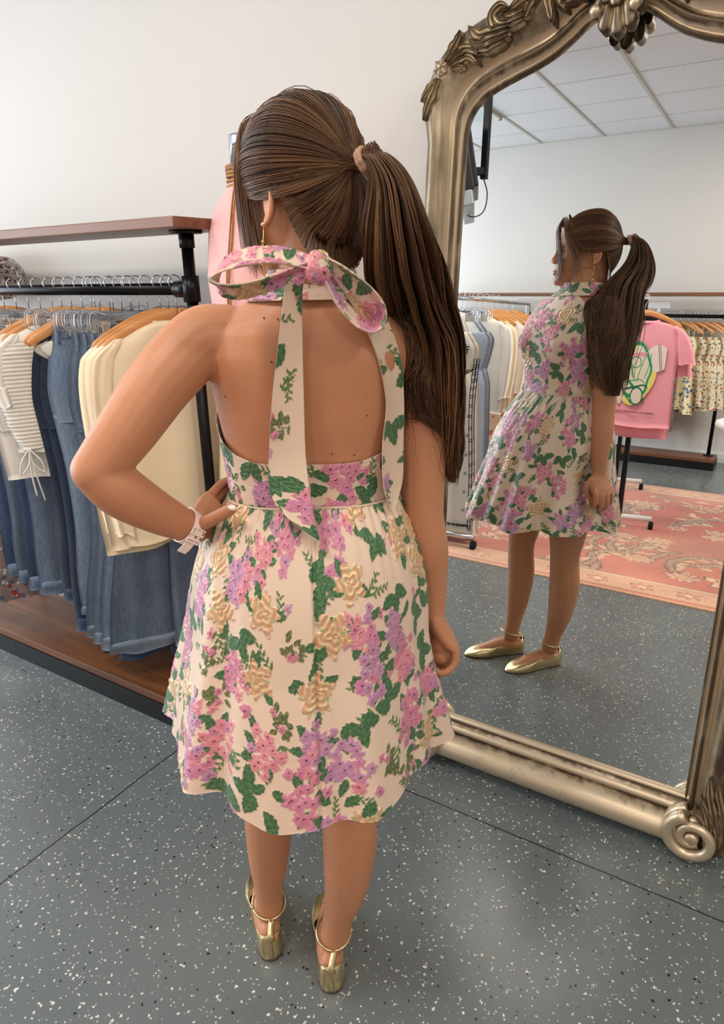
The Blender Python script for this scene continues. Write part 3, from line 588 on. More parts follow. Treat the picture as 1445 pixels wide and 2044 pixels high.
# left hand on the waist: thumb behind, fingers round the front
wl = BW(*WRL); pdir = np.array(BW(-.118, -.002, 1.056))-wl; pdir /= np.linalg.norm(pdir); up_ = np.array([0, 0, 1.])-pdir*pdir[2]; up_ /= np.linalg.norm(up_); sd_ = np.cross(pdir, up_)
palm([ringq(wl-pdir*.005, up_, sd_, .026, .019), ringq(wl+pdir*.02, up_, sd_, .031, .018), ringq(wl+pdir*.042, up_, sd_, .038, .016), ringq(wl+pdir*.060, up_, sd_, .038, .012)])
for i in range(4):
    z = 1.078-.019*i; q = .000
    finger([BW(-.135, -.002+.002*i, z-.004), BW(-.121, .022, z+.004), BW(-.110, .052, z+.002), BW(-.088, .082, z-.003), BW(-.066, .101, z-.008)], .0085)
finger([BW(-.160, -.030, 1.030), BW(-.146, -.050, 1.040), BW(-.124, -.070, 1.056), BW(-.100, -.086, 1.073)], .0128)
# head --------------------------------------------------------------
HX = [tuple(HS), tuple(HD), (0, 0, 1)]; RH = Matrix((HS, HD, (0, 0, 1))).transposed()
def hell(c, r, rot=None): B.ell(HWp(*c), r, 24, 16, RH if rot is None else RH @ rot)
hell((0, .018, 1.560), (.074, .094, .086))
FZ = [(1.412, .088, .03, .020), (1.420, .104, .01, .033), (1.432, .113, -.005, .043), (1.448, .116, -.02, .052), (1.47, .114, -.03, .060), (1.495, .110, -.04, .065), (1.52, .107, -.05, .068), (1.545, .110, -.05, .070), (1.575, .113, -.055, .071), (1.605, .103, -.055, .064), (1.625, .085, -.045, .05)]
rings = []
for z, yf, yb, w_ in FZ:
    ring = []
    for t in np.linspace(0, 2*math.pi, 40, endpoint=False):
        s, c = math.sin(t), math.cos(t); e = 2/2.3; x = w_*math.copysign(abs(s)**e, s); y = (yf+yb)/2+(yf-yb)/2*math.copysign(abs(c)**e, c)
        for sx in (-1, 1):
            y -= .007*math.exp(-((x-sx*.032)/.015)**2-((z-1.528)/.013)**2)*(c > 0); y += .003*math.exp(-((x-sx*.04)/.02)**2-((z-1.495)/.015)**2)*(c > 0)
        ring.append(HWp(x, y, z))
    rings.append(ring)
B.loft(rings, True)
B.tube([HWp(0, .106, 1.545), HWp(0, .112, 1.528), HWp(0, .1195, 1.511), HWp(0, .124, 1.500)], [.006, .008, .0095, .0105], 12); B.ell(HWp(0, .125, 1.499), (.0105, .0095, .009)); 
for sx in (-1, 1): hell((sx*.010, .121, 1.495), (.007, .009, .0065)); hell((sx*.029, .098, 1.540), (.018, .012, .005)); hell((sx*.031, .101, 1.526), (.014, .008, .009))
hell((0, .116, 1.466), (.020, .009, .005)); hell((0, .115, 1.457), (.018, .009, .0055)); hell((0, .108, 1.432), (.018, .012, .012))
for sx in (-1, 1):   # ears
    E0 = (sx*.075, -.008, 1.514)
    hell(E0, (.006, .013, .025)); hell((sx*.078, -.004, 1.489), (.0045, .007, .009))
    rim = [HWp(sx*(.076+.007*math.sin(a/2)), .006-.012-.017*math.sin(a)*(.9), 1.514+.027*math.cos(a)) for a in np.linspace(-.9, 3.2, 18)]; B.tube(rim, .0042, 8)
B.tube([HWp(0, -.004, 1.50), HWp(-.0, -.006, 1.45), BW(.046, -.02, 1.38)], [.048, .048, .056], 24)
me = B.me('body_raw'); tmp = obj('body_raw', me)
md = tmp.modifiers.new('r', 'REMESH'); md.mode = 'VOXEL'; md.voxel_size = .0028; md.use_smooth_shade = True
md = tmp.modifiers.new('s', 'SMOOTH'); md.factor = .6; md.iterations = 7
bpy.context.view_layer.update(); dg = bpy.context.evaluated_depsgraph_get(); bm_ = bpy.data.meshes.new_from_object(tmp.evaluated_get(dg)); bm_.name = 'body'
bpy.data.objects.remove(tmp); bm_.materials.clear(); bm_.materials.append(M['skin']); bm_.polygons.foreach_set('use_smooth', [True]*len(bm_.polygons))
woman = empty('person', tuple(P0), label='person in a floral halter dress, back turned, hand on hip, standing before the mirror', cat='person')
wobj('body', bm_, woman)
# eyes, lips, moles, nails
for sx in (-1, 1):
    eo = wobj('eye', MB().ell(HWp(sx*.031, .0960, 1.525), (.0115,)*3).me('eye', M['eye']), woman); eo['label'] = 'white eyeball'
    wobj('iris', MB().ell(HWp(sx*.031, .1035, 1.525), (.0055, .0055, .0055)).me('iris', M['iris']), eo)
    br = [HWp(sx*(.012+.032*t), .1165-.013*t*t, 1.547+.006*math.sin(t*2.6)) for t in np.linspace(0, 1, 9)]; wobj('eyebrow', MB().tube(br, [.0022*(1-.6*i/8) for i in range(9)], 6).me('eyebrow', mat('brow_brown', (70, 48, 34), .8) if sx < 0 else bpy.data.materials['brow_brown']), woman)
lp = MB().ell(HWp(0, .1195, 1.4655), (.015, .0065, .0036), R=RH).ell(HWp(0, .1185, 1.4575), (.014, .007, .0044), R=RH); wobj('lips', lp.me('lips', M['lips']), woman)
def back_pt(r, z, off=0.): # point on the back surface near lateral r
    th = np.linspace(math.pi*.55, math.pi*1.45, 200); q = torso(np.full(200, z), th, off); i = np.argmin(np.abs(q[:, 0]-r)); return BWa(q[i])
for r, z in ((-.095, 1.246), (.018, 1.245), (.118, 1.215), (.098, 1.152), (.062, 1.155), (-.01, 1.36), (-.03, 1.362), (-.022, 1.30), (-.098, 1.37), (.08, 1.14), (.098, 1.135)): wobj('mole', MB().ell(back_pt(r, z, .001), (.0013,)*3, 8, 6).me('mole', M['dark_mole']), woman)
nl = [(BW(r-.055*L, f-.025, z-.031*L), (.004, .004, .009), Matrix.Rotation(.5, 3, 'Y')) for (r, f, z), L in zip(kn[:3], (.86, .97, 1.))]+[(BW(-.097, -.0975, 1.0790), (.008, .0055, .005), None)]
for p, rr__, R__ in nl: fo = wobj('fingernail', MB().ell(p, rr__, 12, 8, R__).me('fingernail', M['nail']), woman); fo['label'] = 'long pale polished nail'

# ------------------------------------------------------------------ dress
dress_parts = []
def RP(A): return BWa(np.asarray(A))
nu = 1000; TU = np.linspace(-math.pi, math.pi, nu, endpoint=False)
# skirt: gathered at the waist, flaring to deep soft folds
nv = 340; vv = np.linspace(0, 1, nv)[:, None]; th = TU[None, :]
wr, wf = torso(np.full(nu, 1.065), TU, .008)[:, 0], torso(np.full(nu, 1.065), TU, .008)[:, 1]
hr = .010+.262*np.sin(TU); hf = .022+.282*np.cos(TU)
fl = np.clip(vv, 0, 1)**.78*(1-.10*vv)+.10*vv
hipb = np.sin(np.pi*np.clip(vv/.55, 0, 1))**1.2*.012
Rr_ = wr*(1-fl)+hr*fl; Ff_ = wf*(1-fl)+hf*fl
ca = np.sin(TU)[None, :]; cb = np.cos(TU)[None, :]
fold = (.013*np.cos(9*th+.6)+.008*np.cos(15*th+2.1)+.005*np.cos(22*th))*vv**1.4+.0022*np.cos(46*th+3*np.sin(5*th))*np.exp(-vv*7)
back = np.exp(-((np.abs(th)-math.pi)/.62)**2); fold = fold*(1-.6*back)   # the centre back panel lies flatter
crease = -.006*np.exp(-((np.abs(th)-math.pi)/.012)**2)*1.0
dent = -.040*np.exp(-((th-1.62)/.30)**2)*np.exp(-(((1.068-vv*.446)-.76)/.085)**2); fold = fold+dent
Rr_ = Rr_+(fold+hipb)*ca; Ff_ = Ff_+(fold+hipb)*cb+crease*cb
hemz = .622-.042*np.exp(-((np.abs(th)-math.pi)/.8)**2)-.006*np.cos(9*th+.6)
Zz = 1.068+(hemz-1.068)*vv**1.02+0*th
Psk = RP(np.stack([Rr_, Ff_, Zz], -1))
Uu = (th+math.pi)*.266*(CW*PXM/(2*math.pi*.266))/1.0+0*vv; Vp = vv*.47+.0*th
dress = None
sk = pat_surface('skirt', Psk, Uu+0*Vp, Vp+0*Uu, True, .0015, flip=False)
dress = wobj('dress', sk, woman); dress['label'] = 'pink, green and gold floral jacquard halter dress'
# waistband
def band(name, z0, z1, off, nv_, vo, parent, zt=None, zb=None):
    th_ = TU; t_ = np.linspace(0, 1, nv_)[:, None]; zt_ = np.full(nu, z1) if zt is None else zt; zb_ = np.full(nu, z0) if zb is None else zb
    Z = zt_[None, :]*(1-t_)+zb_[None, :]*t_; T_ = np.repeat(th_[None, :], nv_, 0); P = RP(torso(Z, T_, off)); U = (T_+math.pi)*.15+vo; Vv = (1.45-Z)
    return wobj(name, pat_surface(name, P, U, Vv+.13, True, .0015), parent)
ad = np.degrees(np.abs(TU))
ztop = np.interp(ad, [0, 26, 38, 55, 72, 90, 108, 132, 150, 180], [1.392, 1.392, 1.378, 1.325, 1.262, 1.205, 1.172, 1.150, 1.141, 1.138])
band('bodice', 1.066, 1.39, .0065, 230, .37, dress, zt=ztop)
sm_ = MB().tube([RP(torso(np.array(1.067), np.array(t), .010)) for t in np.linspace(-math.pi, math.pi, 90)], .0022, 6); wobj('waist_seam', sm_.me('waist_seam', mat('seam_cord', (206, 184, 164), .7)), dress)
# neckband
nz = 40; t_ = np.linspace(0, 1, nz)[:, None]; Z = 1.428*(1-t_)+1.386*t_; T_ = np.repeat(TU[None, ::2], nz, 0); c_ = torso(Z+0*T_, T_, .010)
wobj('neckband', pat_surface('neckband', RP(c_), (T_+math.pi)*.06+.2, (Z*0+t_*.042+.31)+0*T_, True, .002), dress)
def ribbon(name, rows, k, nacross, uo, vo, parent, label=None, bulge=.006, wr_=.0):
    """rows: (left rfz, right rfz)"""
    A = catmull([r[0] for r in rows], k); Bq = catmull([r[1] for r in rows], k); s = np.linspace(0, 1, nacross)[None, :, None]
    P = A[:, None, :]*(1-s)+Bq[:, None, :]*s; W_ = RP(P); d = np.cumsum(np.r_[0, np.linalg.norm(np.diff(RP((A+Bq)/2), axis=0), axis=1)])
    dA = np.gradient(W_, axis=0); dB = np.gradient(W_, axis=1); N = np.cross(dB, dA); N /= np.linalg.norm(N, axis=2)[..., None]+1e-9
    W_ = W_+N*(bulge*np.sin(np.pi*s)+wr_*np.sin(s*9+d[:, None, None]*40)*.5)
    wd = np.linalg.norm(RP(Bq)-RP(A), axis=1)[:, None]
    U = uo+(s[..., 0]-.5)*wd; Vv = vo+d[:, None]+0*U
    o = wobj(name, pat_surface(name, W_, U, Vv, False, .0025, flip=True), parent)
    return o
t1 = [((.020, -.150, 1.432), (.046, -.150, 1.432)), ((.004, -.150, 1.412), (.028, -.150, 1.412)), ((-.001, -.136, 1.387), (.024, -.136, 1.386)), ((-.013, -.124, 1.319), (.022, -.126, 1.318)), ((-.025, -.118, 1.247), (.021, -.120, 1.245)), ((-.034, -.113, 1.172), (.020, -.116, 1.169)), ((-.038, -.116, 1.126), (.022, -.122, 1.123)), ((-.033, -.124, 1.097), (.025, -.130, 1.093)), ((-.009, -.136, 1.066), (.028, -.140, 1.064)), ((.031, -.150, 1.036), (.034, -.150, 1.036))]
ribbon('sash_tail', t1, 34, 52, .55, .1, dress, bulge=.003)
t2 = [((.062, -.150, 1.428), (.075, -.135, 1.43)), ((.082, -.146, 1.400), (.115, -.125, 1.398)), ((.110, -.134, 1.355), (.150, -.112, 1.352)), ((.134, -.118, 1.300), (.172, -.090, 1.296)), ((.148, -.106, 1.234), (.180, -.078, 1.232)), ((.142, -.106, 1.171), (.180, -.074, 1.169)), ((.143, -.104, 1.103), (.178, -.076, 1.101)), ((.156, -.100, 1.058), (.160, -.098, 1.057))]
ribbon('sash_tail', t2, 34, 44, 1.1, .3, dress, bulge=.003)
def loopr(name, C, wv_, uo, vo):
    rows = [(tuple(np.array(c)-np.array(w_)/2), tuple(np.array(c)+np.array(w_)/2)) for c, w_ in zip(C, wv_)]; ribbon(name, rows, 22, 46, uo, vo, dress, bulge=.004, wr_=.002)
w0 = (.0, -.034, -.026)
loopr('bow_loop', [(.040, -.150, 1.436), (.012, -.150, 1.444), (-.020, -.148, 1.447), (-.055, -.146, 1.443), (-.082, -.144, 1.433), (-.094, -.144, 1.417), (-.088, -.146, 1.403), (-.066, -.148, 1.399), (-.036, -.150, 1.404), (-.004, -.152, 1.414), (.034, -.154, 1.428)],
      [(0, -.014, -.016), (0, -.024, -.022), (0, -.030, -.022), (.0, -.034, -.020), (-.006, -.036, -.012), (-.01, -.036, .002), (-.004, -.036, .014), (0, -.034, .020), (0, -.030, .020), (0, -.024, .018), (0, -.012, .014)], .8, .2)
loopr('bow_loop', [(.054, -.150, 1.434), (.070, -.152, 1.422), (.092, -.150, 1.406), (.112, -.146, 1.390), (.126, -.142, 1.374), (.130, -.140, 1.360), (.122, -.142, 1.350), (.104, -.146, 1.358), (.084, -.150, 1.376), (.068, -.152, 1.398), (.054, -.154, 1.424)],
      [(.006, -.012, .012), (.012, -.020, .018), (.014, -.026, .020), (.014, -.028, .020), (.016, -.030, .012), (.012, -.032, .0), (-.0, -.032, -.010), (-.010, -.030, -.012), (-.010, -.026, -.010), (-.008, -.020, -.008), (-.004, -.012, -.008)], 1.3, .42)
# knot
ph = np.linspace(0.02, math.pi-.02, 60)[:, None]; ta = np.linspace(0, 2*math.pi, 90, endpoint=False)[None, :]
K = np.stack([.047+.019*np.sin(ph)*np.cos(ta)+0*ph, -.150+.017*np.sin(ph)*np.sin(ta), 1.428+.021*np.cos(ph)*(1+0*ta)+.004*np.sin(3*ta)*np.sin(ph)], -1)
wobj('bow_knot', pat_surface('bow_knot', RP(K), ta*.016+.9+0*ph, ph*.02+.55+0*ta, True, 0, flip=True), dress)
zs = np.linspace(1.062, .585, 60); tt = (1.068-zs)/(1.068-.585)
# ------------------------------------------------------------------ shoes
def shoe(hh, tt_, sd):
    h = BW(hh[0], hh[1], 0); t = BW(tt_[0], tt_[1], 0); d = t-h; L = np.linalg.norm(d)+.016; d /= np.linalg.norm(d); h = h-d*.006; s_ = np.array([d[1], -d[0], 0])
    S = np.linspace(0, 1, 46)
    wid = np.interp(S, [0, .015, .04, .12, .3, .5, .68, .82, .92, .97, 1], [.004, .014, .021, .027, .027, .031, .038, .034, .024, .015, .004])
    Q = np.r_[np.linspace(0, .04, 5)[:-1], np.linspace(.04, .9, 22)[:-1], np.linspace(.9, 1, 9)]; wq = np.interp(Q, S, wid)
    out = [(q_, w__, 1) for q_, w__ in zip(Q, wq)]+[(q_, w__, -1) for q_, w__ in list(zip(Q, wq))[::-1][1:-1]]
    grid = []
    for q_, w__, sg in out:
        top = np.interp(q_, [0, .04, .12, .30, .5, .62, .75, 1], [.066, .063, .052, .047, .042, .040, .036, .036])
        qo = q_*.655 if q_ > .0 else 0; qo = np.interp(q_, [0, .1, .4, .75, 1], [.025, .105, .39, .60, .655]); wo_ = np.interp(q_, [0, .04, .12, .4, .6, .75, .9, 1], [.3, .80, .88, .90, .92, .78, .45, .05])*w__
        if q_ > .75: wo_ = np.interp(q_, [.75, .9, 1], [.026, .015, .001])
        a_ = np.array([q_*L, sg*w__, .003]); c_ = np.array([np.interp(q_, [0, .1, .8, 1], [-.006, q_*L, q_*L, .985*L]), sg*w__*1.10, np.interp(q_, [0, .5, .8, 1], [top*.62, top*.62, .034, .020])]); t_ = np.array([qo*L, sg*wo_, top])
        grid.append([h+d*p[0]+s_*p[1]+np.array([0, 0, p[2]]) for p in [(1-v)**2*a_+2*v*(1-v)*c_+v*v*t_ for v in np.linspace(0, 1, 12)]])
    grid.append(grid[0])
    so = wobj('shoe', MB().loft(grid, False, False).me('shoe', M['gold_shoe']), woman); so['label'] = 'metallic gold flat ballet shoe'; solid(so, .0016, 0)
    bnd = MB().tube([g_[-1] for g_ in grid], .0016, 6, False); wobj('topline_binding', bnd.me('topline_binding', M['gold_shoe']), so)
    sl = MB(); sl.loft([[h+d*(q*L)+s_*x*1.03+np.array([0, 0, z]) for x, z in ((-wid[i], .006), (-wid[i], .0), (wid[i], .0), (wid[i], .006))] for i, q in enumerate(S)], True); sl.box(h+d*.03+np.array([0, 0, .006]), (.044, .044, .010), .004)
    wobj('sole', sl.me('sole', M['shoe_sole']), so)
    il = MB(); il.loft([[h+d*(q*L)+s_*x*.92+np.array([0, 0, z]) for x, z in ((-wid[i], .010), (-wid[i], .008), (wid[i], .008), (wid[i], .010))] for i, q in enumerate(S[1:-6], 1)], True); wobj('insole', il.me('insole', M['shoe_lining']), so)
    an = BW(.036, -.048, .0) if sd > 0 else BW(-.099, .046, .0)
    st = MB(); ring = [an+s_*.036*math.cos(a)+d*(.037*math.sin(a)+.004)+np.array([0, 0, .098+.010*math.sin(a)]) for a in np.linspace(0, 2*math.pi, 40)]
    st.tube(ring, .0042, 8, False, .35, (0, 0, 1)) if False else st.tube(ring, .0028, 8, False)
    bk = h+d*.004
    st.tube(catmull([bk+np.array([0, 0, .052]), bk+d*(-.001)+np.array([0, 0, .070]), an-d*.034+np.array([0, 0, .089])], 5), [.009]*5+[.007]*5+[.006], 8, True, .3, tuple(d))
    st.box(an+s_*sd*.037+np.array([0, 0, .099]), (.008, .008, .008), .002)
    wobj('ankle_strap', st.me('ankle_strap', M['gold_shoe']), so)
shoe(*FEET[0]); shoe(*FEET[1])
# ------------------------------------------------------------------ watch and earrings
wl = np.array(BW(*WRL)); ax = np.array(BW(-.215, -.06, 1.065))-wl; ax /= np.linalg.norm(ax); wc = wl+ax*.012; e1 = np.cross(ax, [0, 0, 1]); e1 /= np.linalg.norm(e1); e2 = np.cross(ax, e1)
wt = MB(); rings = []
for a in np.linspace(0, 2*math.pi, 48, endpoint=False):
    rd = e1*math.cos(a)+e2*math.sin(a); c = wc+rd*.0285; rings.append([c+ax*.0105+rd*.0, c+ax*.0105+rd*.0024, c-ax*.0105+rd*.0024, c-ax*.0105])
rings.append(rings[0]); wt.loft(rings, False); 
wo = wobj('smartwatch', wt.me('smartwatch', M['watch'], False), woman); wo['label'] = 'pale silicone smartwatch'
tocam = np.array([0, 0, CAMZ])-wc; tocam /= np.linalg.norm(tocam); tc_ = tocam-ax*(tocam@ax); tc_ /= np.linalg.norm(tc_); dnv = np.cross(ax, tc_); dnv = dnv if dnv[2] < 0 else -dnv
st = MB(); ov = []
for t in np.linspace(-.6, 1, 14):
    a = t*1.15; rd = tc_*math.cos(a)+dnv*math.sin(a); extra = max(0, t-.55)*.028; c = wc+rd*.0315+(dnv*extra); ov.append([c+ax*.008+rd*.0, c+ax*.008+rd*.002, c-ax*.008+rd*.002, c-ax*.008])
st.loft(ov, True); a = .55; rd = tc_*math.cos(a)+dnv*math.sin(a); tn = -tc_*math.sin(a)+dnv*math.cos(a)
kr = [wc+rd*.0345+ax*.0115*sx+tn*.003*sy for sx, sy in ((1, 1), (1, -1), (-1, -1), (-1, 1), (1, 1))]; st.tube(kr, .0022, 8)
a2 = .05; rd2 = tc_*math.cos(a2)+dnv*math.sin(a2); tn2 = -tc_*math.sin(a2)+dnv*math.cos(a2); st.tube([wc+rd2*.0335+ax*.0115*sx+tn2*.005*sy for sx, sy in ((1, 1), (1, -1), (-1, -1), (-1, 1), (1, 1))], .0018, 8)
wobj('strap_loop', st.me('strap_loop', M['watch'], False), wo)
hm = MB()
for t in (-.42, -.25, -.08, .28, .42):
    a = t*1.15; rd = tc_*math.cos(a)+dnv*math.sin(a); hm.ell(wc+rd*.0335, (.0022, .0016, .0022), 8, 6)
wobj('strap_hole', hm.me('strap_hole', M['shoe_sole']), wo)
cs = MB(); oc = wc-tc_*.034; Rw = Matrix((ax, dnv, tc_)).transposed(); cs.box(oc, (.032, .036, .010), .004, Rw); wobj('watch_case', cs.me('watch_case', M['watch_case']), wo)
for sx in (-1, 1):
    em_ = MB(); p = HWp(sx*.083, -.004, 1.486); em_.ell(p, (.0042,)*3, 14, 10)
    q = p+np.array([0, 0, -.022])+HS*sx*.003; r_ = p+np.array([0, 0, -.047])+HS*sx*.005; em_.tube([p, q, r_], .0007, 6); em_.ell(q, (.0024,)*3, 10, 8); em_.ell(p+np.array([0, 0, -.034]), (.0042,)*3, 14, 10); em_.tube([p+np.array([0, 0, -.036]), r_+np.array([0, 0, -.004])], .0006, 6); em_.ell(r_+np.array([0, 0, -.004]), (.003,)*3, 10, 8)
    wobj('drop_earring', em_.me('drop_earring', M['gold']), woman)
# ------------------------------------------------------------------ hair
def hair_mat():
    m = attr_mat('brown_hair', rough=.42, metal_from_alpha=False, bump=0, spec=.32, sheen=0); return m
M['hair'] = hair_mat()
HCc = np.array([0, .014, 1.553])
def hsurf(D_, lift=0.):
    D_ = D_/np.linalg.norm(D_, axis=-1)[..., None]; x, y, z = D_[..., 0], D_[..., 1], D_[..., 2]
    ay = np.where(y > 0, .101, .099); az = np.where(z > 0, .098, .135); rad = 1/np.sqrt((x/.087)**2+(y/ay)**2+(z/az)**2)
    rad = rad+.006*np.exp(-((y+.4)/.4)**2)*np.clip(z, 0, 1)
    return HCc+D_*(rad+lift)[..., None]
TIE = np.array([.009, -.104, 1.557])
HLn = [(0, .112, 1.618), (.030, .110, 1.612), (.055, .101, 1.600), (.070, .086, 1.575), (.077, .062, 1.545), (.080, .036, 1.522), (.080, .014, 1.520), (.082, -.006, 1.541), (.081, -.022, 1.543), (.078, -.036, 1.520), (.069, -.047, 1.485), (.054, -.057, 1.452), (.032, -.064, 1.430), (0, -.067, 1.422)]
def hl(u):  # u in [-1,1]
    P = np.array(HLn); a = np.abs(np.asarray(u, float)); t = a*(len(P)-1); out = np.stack([np.interp(t, np.arange(len(P)), P[:, i]) for i in range(3)], -1); out[..., 0] *= np.sign(u); return out
def slerp(a, b, t):
    a = a/np.linalg.norm(a, axis=-1)[..., None]; b = b/np.linalg.norm(b); om = np.arccos(np.clip((a*b).sum(-1), -1, 1))[..., None]; t = t[..., None] if t.ndim else t
    return (np.sin((1-t)*om)*a+np.sin(t*om)*b)/np.sin(om)
def head_path(start, t, lift, start_r=None):
    dirs = np.stack([slerp(start-HCc, TIE-HCc, np.full(len(start), ti)) for ti in t], 1); return dirs
def H2W(A): return HC+A[..., 0:1]*HS+A[..., 1:2]*HD+A[..., 2:3]*np.array([0, 0, 1.])
uu = np.linspace(-1, 1, 150); tt = np.linspace(0, .97, 30); st = hl(uu); dirs = head_path(st, tt, 0)
su = hsurf(dirs, np.zeros(dirs.shape[:2])-.003); r0n = np.linalg.norm(st-HCc, axis=1)[:, None, None]
rs = np.linalg.norm(su-HCc, axis=2)[..., None]; wgt = np.clip(1-tt/.12, 0, 1)[None, :, None]**2; unit = (su-HCc)/rs; su = HCc+unit*(rs*(1-wgt)+(r0n-.001)*wgt)
capc = np.tile(np.append(lin((52, 36, 26)), 1), (su.shape[0]*su.shape[1], 1))
hair = wobj('hair', mesh('hair', H2W(su).reshape(-1, 3), grid_faces(30, 150), M['hair'], True, capc), woman); hair['label'] = 'long brown hair pulled into a high ponytail'
HB, HL_ = lin((66, 44, 30)), lin((150, 108, 68))
def strands(name, P, rad, colk, parent):
    """P (n,k,3) world"""
    n, k, _ = P.shape; T = np.gradient(P, axis=1); T /= np.linalg.norm(T, axis=2)[..., None]+1e-9; a = np.cross(T, np.array([.3, .2, .93])); a /= np.linalg.norm(a, axis=2)[..., None]+1e-9; b = np.cross(T, a)
    rr = rad[:, None]*np.interp(np.linspace(0, 1, k), [0, .05, .8, 1], [.5, 1, .9, .25])[None, :]
    V = np.stack([P+(a*math.cos(q)+b*math.sin(q))*rr[..., None] for q in (0, 2.094, 4.189)], 2)   # n,k,3,3
    base = (np.arange(n)*k*3)[:, None, None]; j = (np.arange(k-1)*3)[None, :, None]; i = np.arange(3)[None, None, :]
    a0 = base+j+i; a1 = base+j+(i+1) % 3; Fc = np.stack([a0, a1, a1+3, a0+3], -1).reshape(-1, 4)
    al_ = np.linspace(0, 1, k)[None, :]; ck = np.clip(colk[:, None]+.12*np.sin(al_*7+colk[:, None]*30), 0, 1)[..., None]; c = HB*(1-ck)+HL_*ck; c = np.concatenate([np.repeat(c[:, :, None, :], 3, 2), np.ones((n, k, 3, 1))], -1)
    return wobj(name, mesh(name, V.reshape(-1, 3), Fc, M['hair'], True, c.reshape(-1, 4)), parent)
n = 3600; u = NR.uniform(-1, 1, n); tstart = np.where(NR.random(n) < .55, 0, NR.uniform(0, .5, n)); k = 16
st = hl(u); ts = tstart[:, None]+(1-tstart[:, None])*np.linspace(0, 1, k)[None, :]
d_ = slerp(st[:, None, :]-HCc, TIE-HCc, ts); clump = np.sin(u*37)*.5+np.sin(u*91+1)*.3
jit = NR.normal(0, .018, (n, 1, 3))*np.sin(np.pi*ts)[..., None]+.03*np.sin(ts*5+u[:, None]*20)[..., None]*np.sin(np.pi*ts)[..., None]*np.array([.5, .3, .5])
lift = NR.uniform(-.002, .0045, n)[:, None]*np.sin(np.pi*np.clip(ts, 0, 1))+clump[:, None]*.0016*np.sin(np.pi*ts)
fly = (NR.random(n) < .03)[:, None]*NR.uniform(.001, .005, n)[:, None]*np.sin(np.pi*ts*1.0)
P = hsurf(d_+jit, lift+fly); r0n = np.linalg.norm(st-HCc, axis=1)[:, None]; rad_ = np.linalg.norm(P-HCc, axis=2); w_ = np.clip(1-ts/.12, 0, 1)**2; rad2 = rad_*(1-w_)+(r0n+.0015)*w_
P = HCc+(P-HCc)/rad_[..., None]*rad2[..., None]; wt_ = smoothstep(.90, 1., ts)[..., None]; P = P*(1-wt_)+(TIE+NR.normal(0, .004, (n, 1, 3)))*wt_
ck = np.clip(.22+.25*clump*(np.abs(u) < .5)+NR.normal(0, .16, n), 0, 1); strands('swept_back_hair', H2W(P), NR.uniform(.0005, .001, n), ck, hair)
# ponytail
PT = np.array([(-.528, .848, 1.557), (-.508, .846, 1.566), (-.488, .852, 1.535), (-.486, .864, 1.480), (-.499, .902, 1.428), (-.510, .953, 1.385), (-.508, .992, 1.325), (-.507, 1.008, 1.250), (-.500, 1.026, 1.185), (-.493, 1.034, 1.125), (-.486, 1.036, 1.080)])
PA = np.array([(.010, .0), (.016, 0), (.030, 0), (.050, -.004), (.066, -.008), (.074, -.018), (.082, -.028), (.076, -.028), (.060, -.026), (.042, -.022), (.026, -.014)])*.92; PN = np.array([.010, .016, .022, .028, .034, .038, .038, .036, .032, .026, .014])
n = 3000; k = 44
C = catmull(PT, 6); A_ = catmull(PA, 6); N_ = catmull(PN[:, None], 6)[:, 0]; s_ = np.linspace(0, 1, len(C)); q = np.linspace(0, 1, k)
an = NR.uniform(0, 2*math.pi, n); loc = np.round(an*4)/4; an2 = an*.45+loc*.55
Ln = np.clip(.83+.13*(np.cos(an2)*.6-np.sin(an2)*.75)+NR.normal(0, .08, n)+.13*np.sin(loc*5), .42, 1.0); sm = Ln[:, None]*q[None, :]; Cc = np.stack([np.interp(sm, s_, C[:, i]) for i in range(3)], -1)
W1 = np.stack([np.interp(sm, s_, A_[:, i]) for i in range(2)]+[0*sm], -1); nn = W1[..., [1, 0, 2]]*np.array([-1, 1, 1]); nn /= np.linalg.norm(nn, axis=2)[..., None]+1e-9
Tn = np.gradient(C, axis=0); Tn /= np.linalg.norm(Tn, axis=1)[:, None]; Tt = np.stack([np.interp(sm, s_, Tn[:, i]) for i in range(3)], -1)
W2 = np.cross(Tt, W1/(np.linalg.norm(W1, axis=2)[..., None]+1e-9)); W2 /= np.linalg.norm(W2, axis=2)[..., None]+1e-9; W2 = W2*np.interp(sm, s_, N_)[..., None]
ra = np.sqrt(NR.uniform(.02, 1, n))
wave = .10*np.sin(sm*8+loc[:, None]*5)+.05*np.sin(sm*21+an[:, None]*3)
X1 = (ra*np.cos(an2))[:, None]*(1+wave)+.16*np.sin(sm*7+loc[:, None]*9)*sm; X2 = (ra*np.sin(an2))[:, None]*(1+wave)
X1 = X1+.30*np.sin(loc*9+2)[:, None]*sm**2.2; X2 = X2+.30*np.sin(loc*7+1)[:, None]*sm**2.2
stray = (NR.random(n) < .07)[:, None]*(NR.normal(0, .5, (n, 1)))*sm**1.5
P = Cc+W1*(X1+stray*.5)[..., None]+W2*(X2+stray)[..., None]
P = P+NR.normal(0, .0006, (n, k, 3))*sm[..., None]
